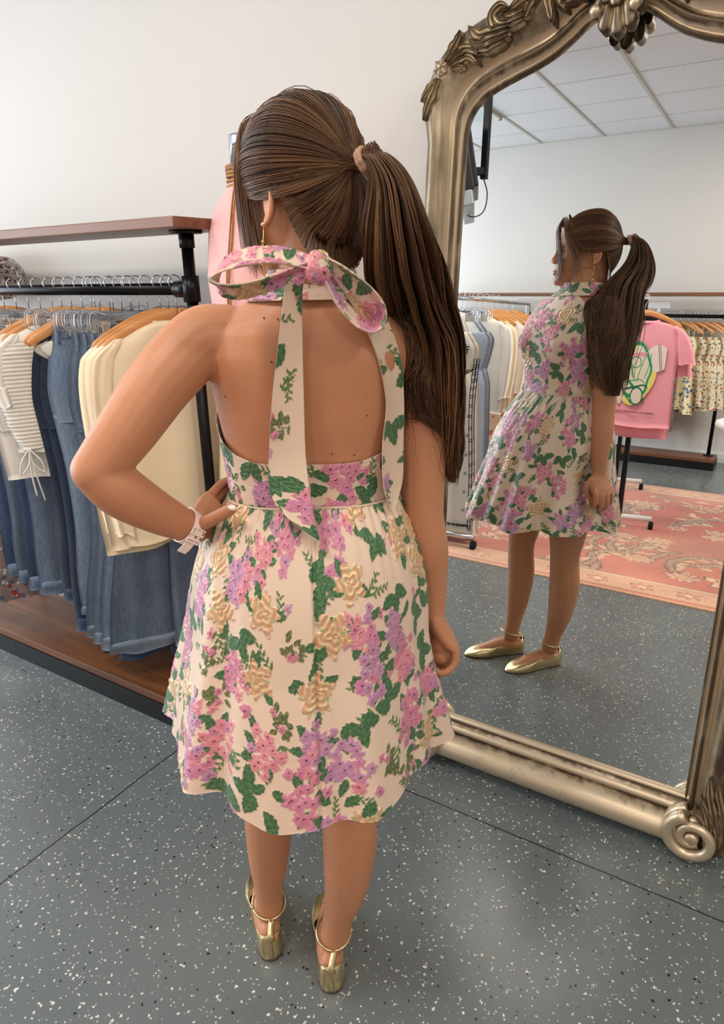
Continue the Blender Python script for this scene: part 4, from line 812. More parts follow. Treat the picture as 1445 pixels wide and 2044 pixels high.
# keep the hair outside the shoulder, arm and back
def push(P, c0, c1, rad):
    c0 = np.array(c0); c1 = np.array(c1); d = c1-c0; t = np.clip(((P-c0)@d)/(d@d), 0, 1); Q = c0+t[..., None]*d; v = P-Q; L = np.linalg.norm(v, axis=-1)[..., None]; R2 = rad+NR.uniform(0, .01, P.shape[0])[:, None, None]
    return np.where(L < R2, Q+v/(L+1e-9)*R2, P)
for a_, b_, r_ in (((.13, -.03, 1.32), (.198, -.008, 1.322), .057), ((.198, -.008, 1.322), (.218, -.015, 1.25), .054), ((.218, -.015, 1.25), (.223, -.024, 1.15), .049), ((.223, -.024, 1.15), (.224, -.028, 1.03), .044)): P = push(P, BW(*a_), BW(*b_), r_)
ck = np.clip(.16+.18*np.sin(loc*7)+NR.normal(0, .13, n), 0, 1); strands('ponytail', P, NR.uniform(.0007, .0013, n), ck, hair)
# loose locks framing the face
lk = []
for sx, nn_ in ((1, 110), (-1, 130)):
    for i in range(nn_):
        g_ = NR.normal(0, 1, 3); w_ = NR.uniform(.6, 1); o_ = g_[0]*.004
        if sx > 0: pts = [(.018, .104, 1.628), (.048, .116, 1.590), (.064, .110, 1.545), (.070, .102, 1.490), (.064, .104, 1.445), (.052, .114, 1.415)]
        else: pts = [(-.010, .088, 1.642), (-.052, .074, 1.618), (-.078, .048+g_[1]*.004, 1.568), (-.079, .042+g_[1]*.006, 1.505), (-.070, .046+g_[1]*.006, 1.455), (-.058, .056, 1.42-.02*NR.random())]
        if sx > 0 and i % 4 == 1: q_ = NR.uniform(0, .03); pts = [(.02, .100, 1.632), (.060, .100-q_, 1.600), (.074, .088-q_, 1.56), (.080, .066-q_, 1.525), (.081, .044-q_*.5, 1.505), (.080, .024, 1.500)]
        if sx > 0 and i % 4 == 2: pts = [(.025, .098, 1.628), (.062, .092, 1.59), (.078, .070, 1.54), (.082, .052, 1.49), (.080, .050, 1.455), (.074, .056, 1.43)]
        pts = np.array(pts)+np.outer(np.linspace(.4, 1.6, 6), g_*(.0065 if sx > 0 else .0035)); pts = pts[:max(3, int(round(6*w_)))] if i % 4 == 0 else pts; c = catmull(pts, 5)
        c = c[np.linspace(0, len(c)-1, 24).astype(int)] if len(c) < 24 else c[:24]; lk.append(c)
lk = np.array(lk); strands('face_framing_lock', H2W(lk), NR.uniform(.0004, .0008, len(lk)), np.clip(NR.normal(.4, .15, len(lk)), 0, 1), hair)
ht = MB(); tc0 = H2W(TIE)-np.array([-.008, .0, .0]); rr_ = []
dtie = np.array(PT[1])-np.array(PT[0]); dtie /= np.linalg.norm(dtie); a1 = np.cross(dtie, [0, 0, 1]); a1 /= np.linalg.norm(a1); a2 = np.cross(dtie, a1)
for kk in range(2): ht.tube([np.array(PT[0])+dtie*(.004+.005*kk)+(a1*math.cos(a)+a2*math.sin(a))*(.0145+.0008*math.sin(a*9)) for a in np.linspace(0, 2*math.pi, 40)], .0038, 8, False)
ho = wobj('hair_tie', ht.me('hair_tie', mat('tan_elastic', (176, 138, 112), .8, bump=.5, bscale=900)), hair); ho['label'] = 'tan fabric hair tie'

# ------------------------------------------------------------------ clothes builders (local: y across, z down from the rail, x thickness)
def slab(prof, t, waves=0., seed=0, nu=26, nz=48, wk=5., zwave=0., ctr=0., bulge=None):
    """closed soft slab; prof = [(z, yL, yR)] from top to bottom"""
    Pz = np.array(prof, float); tt_ = np.linspace(0, 1, nz); arc = np.linspace(0, 1, len(Pz)); z = np.interp(tt_, arc, Pz[:, 0]); C2 = catmull(Pz[:, 1:], 8); a2 = np.linspace(0, 1, len(C2)); yL = np.interp(tt_, a2, C2[:, 0]); yR = np.interp(tt_, a2, C2[:, 1])
    s = np.linspace(0, 1, nu)[None, :]; Y = yL[:, None]*(1-s)+yR[:, None]*s; v = tt_[:, None]
    th_ = np.interp(tt_, [0, .1, 1], [t*.5, t, t])[:, None]*(1-(2*s-1)**4)**.5; rs_ = np.random.default_rng(seed+50); p1, p2, p3 = rs_.uniform(0, 6, 3)
    wv = waves*(np.sin(s*wk*2+p1+v*1.5)+.6*np.sin(s*wk*4.3+p2-v))*(.15+v)+zwave*np.sin(v*9+p3)+ctr*v
    Z = z[:, None]+.006*np.sin(s*7+p3)*v
    A = np.stack([wv+th_/2, Y, Z], -1); Bk = np.stack([wv-th_/2, Y, Z], -1)
    V = np.concatenate([A.reshape(-1, 3), Bk.reshape(-1, 3)]); F1 = grid_faces(nu, nz); n_ = nu*nz; F2 = F1[:, ::-1]+n_
    def st_(i): return np.stack([i[:-1], i[:-1]+n_, i[1:]+n_, i[1:]], 1)
    F = np.vstack([F1, F2, st_(np.arange(nu)), st_((nz-1)*nu+np.arange(nu)), st_(np.arange(nz)*nu), st_(np.arange(nz)*nu+nu-1)])
    return V, F
def slabm(name, prof, t, m, **k): V, F = slab(prof, t, **k); return mesh(name, V, F, m)
def hook(b, z1=-.075):
    P = [(0, 0.018*math.cos(a)+.0, .0035+.018*math.sin(a)-.0) for a in np.linspace(-.6, math.pi+.25, 16)]
    b.tube([(0, y, z+.002) for _, y, z in P]+[(0, -.012, -.014), (0, -.002, -.030), (0, 0, -.045), (0, 0, z1)], .0016, 6); return b
def proto_wood():
    t = empty('wooden_hanger'); obj('hook', hook(MB(), -.08).me('hook', M['chrome']), t)
    b = MB()
    for s in (-1, 1):
        P = catmull([(0, 0, -.082), (0, s*.05, -.088), (0, s*.12, -.112), (0, s*.195, -.150), (0, s*.212, -.168)], 6); b.tube(P, np.interp(np.linspace(0, 1, len(P)), [0, .5, 1], [.017, .014, .013]), 12, True, 1.)
    b.v = [(x*.42, y, z) for x, y, z in b.v]; obj('hanger_arm', b.me('hanger_arm', M['maple']), t); return t
def proto_clip():
    t = empty('clip_hanger'); obj('hook', hook(MB(), -.085).me('hook', M['chrome']), t)
    b = MB().tube([(0, -.135, -.092), (0, 0, -.085), (0, .135, -.092)], .0045, 8)
    for s in (-1, 1):
        P = catmull([(0, s*.10, -.088), (0, s*.150, -.070), (0, s*.168, -.085), (0, s*.168, -.118), (0, s*.150, -.128)], 6); b.tube(P, .0045, 8); b.box((0, s*.135, -.10), (.012, .05, .034), .004)
    b.box((0, 0, -.088), (.004, .24, .022), .002); obj('clear_bar', b.me('clear_bar', M['clear']), t)
    for s in (-1, 1):
        c = MB()
        for k_ in range(4): c.box((.009, s*.125+(k_-1.5)*.0055, -.122), (.004, .0035, .046), .001)
        for k_ in range(4): c.box((-.009, s*.125+(k_-1.5)*.0055, -.122), (.004, .0035, .046), .001)
        c.box((0, s*.125, -.105), (.020, .022, .006), .001); obj('clip', c.me('clip', M['clip'], False), t)
    return t
WOODH, CLIPH = proto_wood(), proto_clip(); used = set()
def hanger(kind, loc, rz, label, group):
    p = WOODH if kind == 'wood' else CLIPH
    o = p if kind not in used else tree_copy(p); used.add(kind); o.location = loc; o.rotation_euler = (0, 0, rz); tag(o, label, 'hanger', group); return o
def jeans(name_label, x, y, z, rz, dm, hemm, ln=1.02, flare=.245, seed=0, group=None, cuff=False, pocket=True, loc=None):
    t = empty('jeans', (x, y, z), (0, 0, rz), name_label, 'jeans', group)
    T0 = -.135; w = .155
    obj('hip_panel', slabm('hip_panel', [(T0-.03, -w, w), (T0-.10, -w-.02, w+.022), (T0-.20, -w-.035, w+.04), (T0-.30, -w-.03, w+.04)], .040, dm, seed=seed, waves=.002), t)
    obj('waistband', slabm('waistband', [(T0, -w+.002, w-.002), (T0-.02, -w, w), (T0-.042, -w-.003, w+.003)], .034, dm, seed=seed, nz=8, waves=.001), t)
    for s in (-1, 1):
        a, b2 = (-w-.032, .03) if s < 0 else (-.03, w+.042)
        e0, e1 = (-flare, .03) if s < 0 else (-.04, flare)
        lo = obj('leg', slabm('leg', [(T0-.27, a, b2), (T0-.45, a+.01, b2-.02*s), (T0-.65, a+.01+(e0-a)*.2, b2+(e1-b2)*.2), (T0-ln*.85, a+(e0-a)*.7, b2+(e1-b2)*.7), (T0-ln, e0, e1)], .026, dm, seed=seed+s, waves=.007, wk=4, ctr=.018*s), t)
        if hemm:
            hz = T0-ln; o_ = obj('hem', slabm('hem', [(hz+.045, e0*(.985 if s < 0 else 1), e1*(1 if s < 0 else .985)), (hz+.02, e0-.002, e1+.002), (hz-.003, e0-.003, e1+.003)], .030 if not cuff else .040, hemm, seed=seed+s, waves=.007, wk=4, ctr=.018*s, nz=6), t)
            sh = .018*s*.96; o_.location = (sh*.02, 0, 0)
    if pocket:
        for fx in (1,):
            pk = MB(); P = [(-.075, T0-.10), (.055, T0-.10), (.055, T0-.215), (-.01, T0-.245), (-.075, T0-.215), (-.075, T0-.10)]
            pm = MB().add([(.0225*fx, -.073, T0-.103), (.0225*fx, .053, T0-.103), (.0228*fx, .053, T0-.213), (.0228*fx, -.01, T0-.242), (.0228*fx, -.073, T0-.213), (.019*fx, -.075, T0-.10), (.019*fx, .055, T0-.10), (.019*fx, .055, T0-.215), (.019*fx, -.01, T0-.245), (.019*fx, -.075, T0-.215)], [(0, 1, 2, 3, 4), (0, 5, 6, 1), (1, 6, 7, 2), (2, 7, 8, 3), (3, 8, 9, 4), (4, 9, 5, 0)])
            po = obj('back_pocket', pm.me('back_pocket', dm, False), t); pk.tube([(.0232, y_, z_) for y_, z_ in P], .0011, 5); pk.tube([(.0232, -.074, T0-.118), (.0232, .054, T0-.118)], .0009, 5); obj('pocket_stitching', pk.me('pocket_stitching', M['stitch']), po)
    for q in (-.14, -.02, .11):
        o_ = obj('belt_loop', MB().tube(catmull([(.014, q, T0+.003), (.024, q, T0-.004), (.025, q, T0-.04), (.019, q, T0-.052)], 4), .005, 8, True, .45).me('belt_loop', dm), t)
    return t
def shirt(kind, label, x, y, z, rz, m_, ln=.62, hw=.25, group=None, seed=0, sleeve=.5, t=.045, name='sweatshirt', loc=None):
    o = empty(name, (x, y, z), (0, 0, rz), label, 'top' if name != 'dress' else 'dress', group)
    obj('torso', slabm('torso', [(-.098, -.075, .075), (-.118, -.13, .13), (-.150, -.195, .195), (-.20, -hw+.01, hw-.01), (-.30, -hw, hw), (-.098-ln*.7, -hw-.01, hw+.01), (-.098-ln, -hw, hw)], t, m_, seed=seed, waves=.007, nu=30), o)
    obj('neckline', MB().tube([(t*.32*math.sin(a), .075*math.cos(a), -.098-.012*abs(math.sin(a))) for a in np.linspace(0, 2*math.pi, 30)], .006, 6, False).me('neckline', m_), o)
    if sleeve:
        for s in (-1, 1):
            pr = [(-.140, s*.16, s*.19), (-.19, s*.185, s*.255), (-.30, s*.205, s*.275), (-.14-sleeve*.75, s*.20, s*.270), (-.14-sleeve, s*.20, s*.255)]
            obj('sleeve', slabm('sleeve', pr, t*.85, m_, seed=seed+s+3, waves=.006, nu=14, ctr=.012), o)
    return o
def dressg(label, x, y, z, rz, m_, ln=.85, top=.12, hw=.17, hem=.25, group=None, seed=0, strap=True, t=.04):
    o = empty('hanging_dress', (x, y, z), (0, 0, rz), label, 'dress', group)
    obj('bodice', slabm('bodice', [(-.20, -top, top), (-.24, -top-.03, top+.03), (-.30, -hw, hw), (-.42, -hw+.03, hw-.03)], t, m_, seed=seed, waves=.003), o)
    obj('skirt', slabm('skirt', [(-.415, -hw+.03, hw-.03), (-.5, -hw, hw), (-.2-ln*.8, -hem+.02, hem-.02), (-.2-ln, -hem, hem)], t*1.4, m_, seed=seed, waves=.014, wk=7, nu=36), o)
    if strap:
        for s in (-1, 1): obj('strap', MB().tube([(0, s*.075, -.095), (.010, s*.09, -.14), (.004, s*(top-.015), -.21)], .009, 8, True, .4).me('strap', m_), o)
    return o
RZ = math.radians
# ------------------------------------------------------------------ pipe racks
def pipe_rack(label, x0, x1, yf, yb, yr, shelf_z, rail_z, posts, toward=-1, shelf_yf=None, shelf_yb=None, group=None):
    r = empty('clothing_rack', ((x0+x1)/2, yr, 0), label=label, cat='clothing rack', group=group); cx_ = (x0+x1)/2
    def B2(name, mb, m_, sm=True): return wobj(name, mb.me(name, m_, sm), r)
    B2('base_board', MB().box((cx_, (yf+yb)/2, .085), (x1-x0, abs(yb-yf), .03), .003), M['base_wood'], False)
    fr = MB(); fr.box((cx_, yf-toward*0, .035), (x1-x0+.004, .012, .07), .001).box((cx_, yb, .035), (x1-x0+.004, .012, .07), .001)
    for x in (x0, x1): fr.box((x, (yf+yb)/2, .035), (.012, abs(yb-yf), .07), .001)
    B2('base_frame', fr, M['black_steel'], False)
    sf, sb = (shelf_yf or yf), (shelf_yb or yb); B2('top_shelf', MB().box((cx_, (sf+sb)/2, shelf_z-.0125), (x1-x0, abs(sb-sf), .027), .003), M['walnut'], False)
    for x in posts:
        B2('upright_pipe', MB().tube([(x, yr, .10), (x, yr, shelf_z-.03)], .0165, 20).tube([(x, yr, rail_z-.035), (x, yr, rail_z+.035)], .024, 20).tube([(x, yr, shelf_z-.07), (x, yr, shelf_z-.035)], .021, 20), M['black_pipe'])
        for za in (shelf_z-.034, .10): B2('pipe_flange', MB().tube([(x, yr, za), (x, yr, za+.008)], .045, 28), M['black_pipe'])
    B2('hanging_rail', MB().tube([(min(posts), yr, rail_z), (max(posts), yr, rail_z)], .0165, 20).tube([(max(posts)-.055, yr, rail_z), (max(posts), yr, rail_z)], .023, 20).tube([(min(posts)+.055, yr, rail_z), (min(posts), yr, rail_z)], .023, 20), M['black_pipe'])
    return r
RL = 1.405
pipe_rack('black pipe and walnut clothing rack against the wall left of the mirror', -3.25, -1.385, 1.283, 1.59, 1.44, 1.565, RL-.0165, [-3.1, -1.462], shelf_yf=1.325, shelf_yb=1.56)
HR = RL+.002
G = lambda s: s
hz = HR-.004
def H(kind, x, rz, lab, grp): return hanger(kind, (x, 1.44, hz), RZ(rz), lab, grp)
sw = [(-1.525, -24, 'cream fleece sweatshirt, nearest the pipe post at the right end of the rack'), (-1.558, -19, 'cream fleece sweatshirt, middle of the three on wooden hangers'), (-1.592, -14, 'cream fleece sweatshirt touching the row of blue flared jeans')]
for i, (x, rz, lb) in enumerate(sw):
    H('wood', x, rz, ('wooden hanger holding the '+['rightmost', 'middle', 'leftmost'][i]+' cream sweatshirt'), 'wooden hangers on the wall rack')
    shirt('s', lb, x, 1.44, hz, RZ(rz), M['cream_fleece'], ln=.64+.015*i, hw=.262, group='cream sweatshirts on the wall rack', seed=i, sleeve=.56, t=.035)
fl = [-1.645, -1.685, -1.722, -1.760]; ords = ['rightmost', 'second from the right', 'third from the right', 'leftmost']
for i, x in enumerate(fl):
    H('clip', x, -32, 'clear clip hanger holding the flared mid-blue jeans, '+ords[i]+' of four', 'clear clip hangers on the wall rack')
    jeans('flared mid-blue jeans with faded hem, '+ords[i]+' of four beside the cream sweatshirts', x, 1.44, hz, RZ(-32), M['denim_mid'], M['denim_hem'], 1.04-.012*i, .25, i, 'flared mid-blue jeans')
H('clip', -1.815, -38, 'clear clip hanger holding the light blue jeans with the back pocket showing', 'clear clip hangers on the wall rack')
jeans('light blue jeans with a stitched back pocket facing out', -1.815, 1.44, hz+.02, RZ(-42), M['denim_pocket'], M['denim_hem'], .985, .20, 9).scale = (1, 1.14, 1)
for i, x in enumerate((-1.86, -1.885)):
    H('wood', x, -30, 'wooden hanger holding the '+['right', 'left']+[] if False else 'wooden hanger holding the '+['short white top behind the pocketed jeans', 'second white top beside the navy jeans'][i], 'wooden hangers on the wall rack')
    shirt('s', ['short white cotton top between the pocketed jeans and the navy jeans', 'white cotton top with a lower hem beside the navy jeans'][i], x, 1.44, hz-.03, RZ(-30), M['white_cotton'], ln=.46+.05*i, hw=.15, seed=20+i, sleeve=0, t=.02, name='cotton_blouse')
for i, x in enumerate((-1.90, -1.945)):
    H('clip', x, -30, ['clear clip hanger holding the right-hand dark navy jeans', 'clear clip hanger holding the left-hand dark navy jeans'][i], 'clear clip hangers on the wall rack')
    jeans(['dark navy jeans, the right-hand of two beside the pocketed jeans', 'dark navy jeans with turned cuffs, the left-hand of two'][i], x, 1.44, hz, RZ(-30), M['denim_dark'], M['denim_blue'], 1.02-.1*i, .20, 30+i, 'dark navy jeans', cuff=True, pocket=False)
for i, x in enumerate((-1.715, -1.80)):
    jeans(['long dark blue jeans hanging lowest behind the flared jeans', 'long indigo jeans showing below the pocketed jeans'][i], x, 1.475, hz-.06, RZ(-30), M['denim_blue'] if i == 0 else M['denim_dark'], M['denim_blue'], 1.045, .21, 40+i, None, pocket=False)
    H('clip', x, -30, ['clear clip hanger of the long dark blue jeans', 'clear clip hanger of the long indigo jeans'][i], 'clear clip hangers on the wall rack')
def ruched(x, rz, seed, label):
    o = shirt('s', label, x, 1.44, hz, RZ(rz), M['white_cotton'], ln=.42, hw=.23, seed=seed, sleeve=.22, t=.05, name='ruched_blouse')
    V, F = slab([(-.16, -.23, -.10), (-.28, -.26, -.10), (-.42, -.25, -.10), (-.50, -.22, -.10)], .05, nu=20, nz=150); V = V.copy(); V[:, 1] += .004*np.sin(V[:, 2]*620+3*np.sin(V[:, 0]*90)); V[:, 0] += np.sign(V[:, 0]+1e-9)*(.006+.003*np.sin(V[:, 2]*500)); obj('ruched_panel', mesh('ruched_panel', V, F, M['white_cotton']), o)
    dr = MB(); 
    for s in (-1, 1): dr.tube(catmull([(.03, -.20, -.50), (.045, -.20+s*.03, -.54), (.04, -.20+s*.035, -.58), (.035, -.20+s*.008, -.55), (.032, -.20, -.505)], 6), .0028, 6)
    dr.tube(catmull([(.032, -.20, -.505), (.035, -.19, -.60), (.03, -.178, -.68)], 6), .0028, 6).tube(catmull([(.032, -.20, -.505), (.036, -.205, -.58), (.03, -.20, -.66)], 6), .0028, 6)
    obj('drawstring', dr.me('drawstring', M['white_cotton']), o); return o
for i, x in enumerate((-2.00, -2.05)): H('wood', x, -28, ['wooden hanger of the ruched white blouse', 'wooden hanger of the plain white blouse behind the ruched one'][i], 'wooden hangers on the wall rack')
ruched(-2.00, -28, 50, 'white ruched drawstring blouse at the left edge of the rack')
shirt('s', 'plain white cotton blouse behind the ruched drawstring blouse', -2.05, 1.44, hz, RZ(-28), M['white_cotton'], ln=.52, hw=.25, seed=53, sleeve=.3, t=.03, name='cotton_blouse')
for i, x in enumerate((-2.10, -2.165, -2.23, -2.30)):
    H('clip', x, -28, 'clear clip hanger holding washed blue cuffed jeans, '+ords[i], 'clear clip hangers on the wall rack')
    jeans('washed blue cuffed jeans near the rack left end, '+ords[i]+' of four', x, 1.44, hz, RZ(-28), M['denim_blue'] if i % 2 else M['denim_mid'], M['denim_pocket'], .93-.01*i, .19, 60+i, 'washed blue cuffed jeans', cuff=True, pocket=False)
for i, x in enumerate((-2.37, -2.44, -2.52)):
    H('wood', x, -26, ['wooden hanger with the first pale linen skirt', 'wooden hanger with the second pale linen skirt', 'wooden hanger with the furthest pale linen skirt'][i], 'wooden hangers on the wall rack')
    dressg('pale linen dress hanging beyond the cuffed jeans at the left edge, '+ords[i], x, 1.44, hz, RZ(-26), M['cream_skirt'] if i else M['print_mauve'], ln=.95, group='pale linen dresses', seed=70+i)
# knitted floral cardigan folded over the rail's far shoulder, behind the rail
kb = MB(); kb.loft([[(x, 1.60+.10*math.cos(a)*w_, 1.43+.085*math.sin(a)*w_) for a in np.linspace(0, 2*math.pi, 24, endpoint=False)] for x, w_ in ((-2.95, .2), (-2.92, .8), (-2.8, 1.), (-2.68, 1.), (-2.60, .9), (-2.565, .6), (-2.55, .2))], True)
kn_ = empty('knitted_hat', (-2.75, 1.60, 1.35), label='multicolour knitted hat behind the rail at the left edge', cat='hat'); wobj('knit_crown', kb.me('knit_crown', M['print_knit']), kn_)
wobj('hat_stand', MB().tube([(-2.75, 1.60, .10), (-2.75, 1.60, 1.36)], .008, 10).me('hat_stand', M['black_steel']), kn_)
# dress form in pale pink with a shoulder strap, between rack and mirror
def dform():
    X, Y = -1.285, 1.50; t = empty('dress_form', (X, Y, 0), label='dress form in a pale pink top with a steel neck cap beside the rack', cat='dress form'); rz = Matrix.Rotation(RZ(-20), 3, 'Z')
    def ring(z, a, b, cy=0, n=36): return [tuple(Vector((X, Y, z))+rz @ Vector((a*math.sin(q), b*math.cos(q)+cy, 0))) for q in np.linspace(0, 2*math.pi, n, endpoint=False)]
    tz = [(1.655, .045, .045), (1.63, .062, .055), (1.615, .10, .065), (1.585, .145, .075), (1.54, .168, .088), (1.48, .165, .10), (1.42, .158, .112), (1.34, .145, .108), (1.24, .125, .09), (1.16, .118, .085), (1.06, .13, .10)]
    wobj('pink_top', MB().loft([ring(*q) for q in tz], True).me('pink_top', M['pink_knit']), t)
    wobj('cream_skirt', MB().loft([[(p[0]+(p[0]-X)*.06*math.sin(8*k_+z*2), p[1]+(p[1]-Y)*.06*math.sin(8*k_+z*2), p[2]) for k_, p in enumerate(ring(z, a, b, n=72))] for z, a, b in ((1.085, .133, .10), (1.0, .155, .11), (.8, .175, .125), (.5, .19, .14), (.36, .195, .145))], False).me('cream_skirt', M['cream_skirt']), t)
    wobj('neck_cap', MB().loft([ring(z, r_, r_, .0) for z, r_ in ((1.64, .040), (1.70, .040), (1.752, .0405), (1.758, .038), (1.760, .02))], True).me('neck_cap', M['form_metal']), t)
    co = MB()
    for k_ in range(11):
        a = -.9+k_*.17; co.tube([tuple(Vector((X, Y, 1.668+.014*math.sin(k_*.5)))+rz @ Vector((.052*math.cos(q), .050*math.sin(q), (k_-5)*.006))) for q in np.linspace(0, 2*math.pi, 30)], .0042, 6, False)
    wobj('coiled_necklace', co.me('coiled_necklace', M['coil']), t)
    sb = MB(); f_ = lambda x, y, z: tuple(Vector((X, Y, z))+rz @ Vector((x, y, 0)))
    for dx in (-.004, .008): sb.tube(catmull([f_(.045+dx, -.050, 1.665), f_(.052+dx, -.072, 1.60), f_(.056+dx, -.092, 1.50), f_(.056+dx, -.108, 1.40), f_(.05+dx, -.104, 1.28)], 8), .0035, 8, True, .4)
    wobj('leather_strap', sb.me('leather_strap', M['coil']), t)
    wobj('stand_pole', MB().tube([(X, Y, .02), (X, Y, 1.08)], .014, 14).me('stand_pole', M['black_steel']), t)
    wobj('stand_base', MB().loft([[(X+r_*math.cos(a), Y+r_*math.sin(a), z) for a in np.linspace(0, 2*math.pi, 36, endpoint=False)] for r_, z in ((.13, 0), (.13, .008), (.12, .014), (.02, .024))], True).me('stand_base', M['black_steel']), t)
dform()

# ------------------------------------------------------------------ things seen only in the mirror
# vintage rug (painted weave, per vertex)
def rug():
    x0, x1, y0, y1 = -2.15, 1.05, -2.60, -.06; s = .0075; nx = int((x1-x0)/s); ny = int((y1-y0)/s); cv = Canvas(ny, nx, (196, 100, 82)); px = lambda v: v/s
    X, Y = np.meshgrid(np.arange(nx)*s, np.arange(ny)*s); W_, Hh = x1-x0, y1-y0; e = np.minimum(np.minimum(X, W_-X), np.minimum(Y, Hh-Y))
    r2 = random.Random(3)
    fade = np.sin(X*2.1+1)*np.sin(Y*1.7)+.5*np.sin(X*5+Y*3); cv.c[:] = lin((186, 98, 80))+(lin((202, 130, 108))-lin((186, 98, 80)))*(fade[..., None]*.3+.45)
    def petal(cx, cy, R_, n, ca, cb, ol=(120, 100, 84)):
        ph = r2.random()*6
        def fn(Xp, Yp):
            r = np.hypot(Xp, Yp*1.3); t = np.arctan2(Yp, Xp)+ph; rr = R_*(.75+.22*np.cos(n*t)+.06*np.sin(3*n*t)); m = r < rr; q = r/rr; col = np.where((q > .88)[..., None], lin(ol), np.where(((q > .42) & (q < .5))[..., None], lin(ol), np.where((q < .42)[..., None], lin(cb), lin(ca)))); return m, col, 0., 0.
        cv.stamp(cx, cy, R_*1.3+2, fn)
    def vine(cx, cy, a, ln, curl):
        x, y = cx, cy
        for k_ in range(int(ln)):
            a += curl*.045; x += math.cos(a)*1.6; y += math.sin(a)*1.6
            def fn(Xp, Yp, w=2.6*math.sin(math.pi*min(1, (k_+3)/ln))+.9): r = np.hypot(Xp, Yp); return r < w+.9, np.where((r < w)[..., None], lin((220, 182, 150)), lin((128, 98, 80))), 0., 0.
            cv.stamp(x, y, 5, fn)
            if k_ % 9 == 4: leaf(cv, x+math.cos(a+1.2)*6, y+math.sin(a+1.2)*6, 13, 6, a+1.2, (204, 168, 134), (226, 190, 156), 0, 0)
    b0 = int(px(.26))
    for i in range(60): vine(r2.uniform(b0, nx-b0), r2.uniform(b0, ny-b0), r2.random()*6.3, r2.uniform(22, 60), r2.choice([-1, 1])*r2.uniform(.6, 1.8))
    for i in range(46):
        cx, cy = r2.uniform(b0+8, nx-b0-8), r2.uniform(b0+8, ny-b0-8); petal(cx, cy, r2.uniform(9, 22), r2.choice([5, 6, 8]), (218, 174, 140), r2.choice([(196, 120, 96), (206, 162, 120), (150, 128, 116)]))
    bm2 = (e < .25); cv.c[bm2] = lin((206, 160, 128)); k_ = 0
    t = 0
    for t in np.arange(.12, W_, .22):
        for yy in (.14, Hh-.14): petal(px(t), px(yy), 9 if k_ % 2 else 12, 6, (214, 140, 112), (222, 190, 160)); k_ += 1
    for t in np.arange(.12, Hh, .22):
        for xx in (.14, W_-.14): petal(px(xx), px(t), 9 if k_ % 2 else 12, 6, (214, 140, 112), (222, 190, 160)); k_ += 1
    for lo, hi, c in ((.0, .012, (196, 150, 112)), (.03, .045, (190, 112, 92)), (.045, .055, (206, 128, 106)), (.235, .25, (222, 186, 158)), (.25, .256, (140, 104, 84)), (.055, .060, (150, 112, 92))): m_ = (e >= lo) & (e < hi); cv.c[m_] = lin(c)
    nz_ = NR.normal(1, .07, (ny, nx, 1))*(1+.10*np.sin(X*9+Y*4)[..., None]*np.sin(Y*13)[..., None]); wear = np.clip(np.sin(X*3.3+2)*np.sin(Y*4.1+1)+.4*NR.normal(0, .5, (ny, nx)), 0, 1)[..., None]*.3
    c = np.clip(cv.c*nz_, 0, 1)*(1-wear)+lin((218, 176, 150))*wear
    gx = x0+X; gy = y0+Y; top = np.stack([gx, gy, np.full_like(gx, .008)], -1).reshape(-1, 3); F = grid_faces(nx, ny); n_ = len(top)
    cc = np.concatenate([c.reshape(-1, 3), np.zeros((n_, 1))], 1); ring = np.concatenate([np.arange(nx), np.arange(1, ny)*nx+nx-1, (ny-1)*nx+np.arange(nx-2, -1, -1), np.arange(ny-2, 0, -1)*nx]); low = top[ring].copy(); low[:, 2] = 0
    idx = n_+np.arange(len(ring)); Fs = np.stack([ring, idx, np.roll(idx, -1), np.roll(ring, -1)], 1); V = np.vstack([top, low]); C_ = np.vstack([cc, cc[ring]])
    o = obj('area_rug', mesh('area_rug', V, np.vstack([F, Fs]), attr_mat('faded_rug_pile', .95, False, .5, 300, .1, .3), True, C_)); tag(o, 'faded coral and beige oriental rug lying on the speckled grey floor', 'rug')
rug()
# far wall rack with printed dresses
pipe_rack('long walnut and black pipe rack against the far wall, seen in the mirror', -1.45, -.505, -3.577, -3.90, -3.80, 1.56, 1.36, [-.575, -1.38], toward=1, shelf_yf=-3.62)
pipe_rack('second walnut and black pipe rack on the far wall behind the woman in the mirror', -3.4, -1.50, -3.577, -3.90, -3.80, 1.56, 1.36, [-1.57, -3.3], toward=1, shelf_yf=-3.62)
fm_ = [('print_blue', 'cream dress with blue sprig flowers'), ('print_red', 'cream dress with small red flowers'), ('print_dark', 'cream and black flower print top'), ('print_mauve', 'mauve and grey floral dress')]
pos = ['nearest the pink tees', 'second from the pink tees', 'third from the pink tees', 'fourth from the pink tees', 'fifth from the pink tees', 'sixth from the pink tees', 'seventh from the pink tees', 'eighth from the pink tees', 'last before the right post']
seq = [2, 2, 3, 0, 0, 1, 1, 1, 1]
for i, k_ in enumerate(seq):
    x = -1.17+.064*i; rz = RZ([-50, -55, -40, -62, -45, -55, -60, -50, -42][i]); hanger('wood', (x, -3.80, 1.378), rz, 'wooden hanger on the far rack, '+pos[i], 'wooden hangers on the far rack')
    dressg(fm_[k_][1]+' on the far rack, '+pos[i], x, -3.80, 1.378, rz, M[fm_[k_][0]], ln=[.5, .55, .88, .66, .70, .62, .66, .64, .62][i], hw=.17, hem=.22, group='printed dresses on the far rack', seed=100+i)
for i in range(12):
    x = -3.2+.135*i; k_ = [3, 2, 1, 0, 2, 3, 1, 0, 1, 2, 0, 3][i]; hanger('wood', (x, -3.80, 1.378), RZ(-18), 'wooden hanger on the second far rack behind the chrome rack', 'wooden hangers on the second far rack')
    o = dressg('printed dress on the second far rack behind the chrome rack', x, -3.80, 1.378, RZ(-18), M[fm_[k_][0]], ln=.7, hem=.21, group='dresses on the second far rack', seed=120+i)
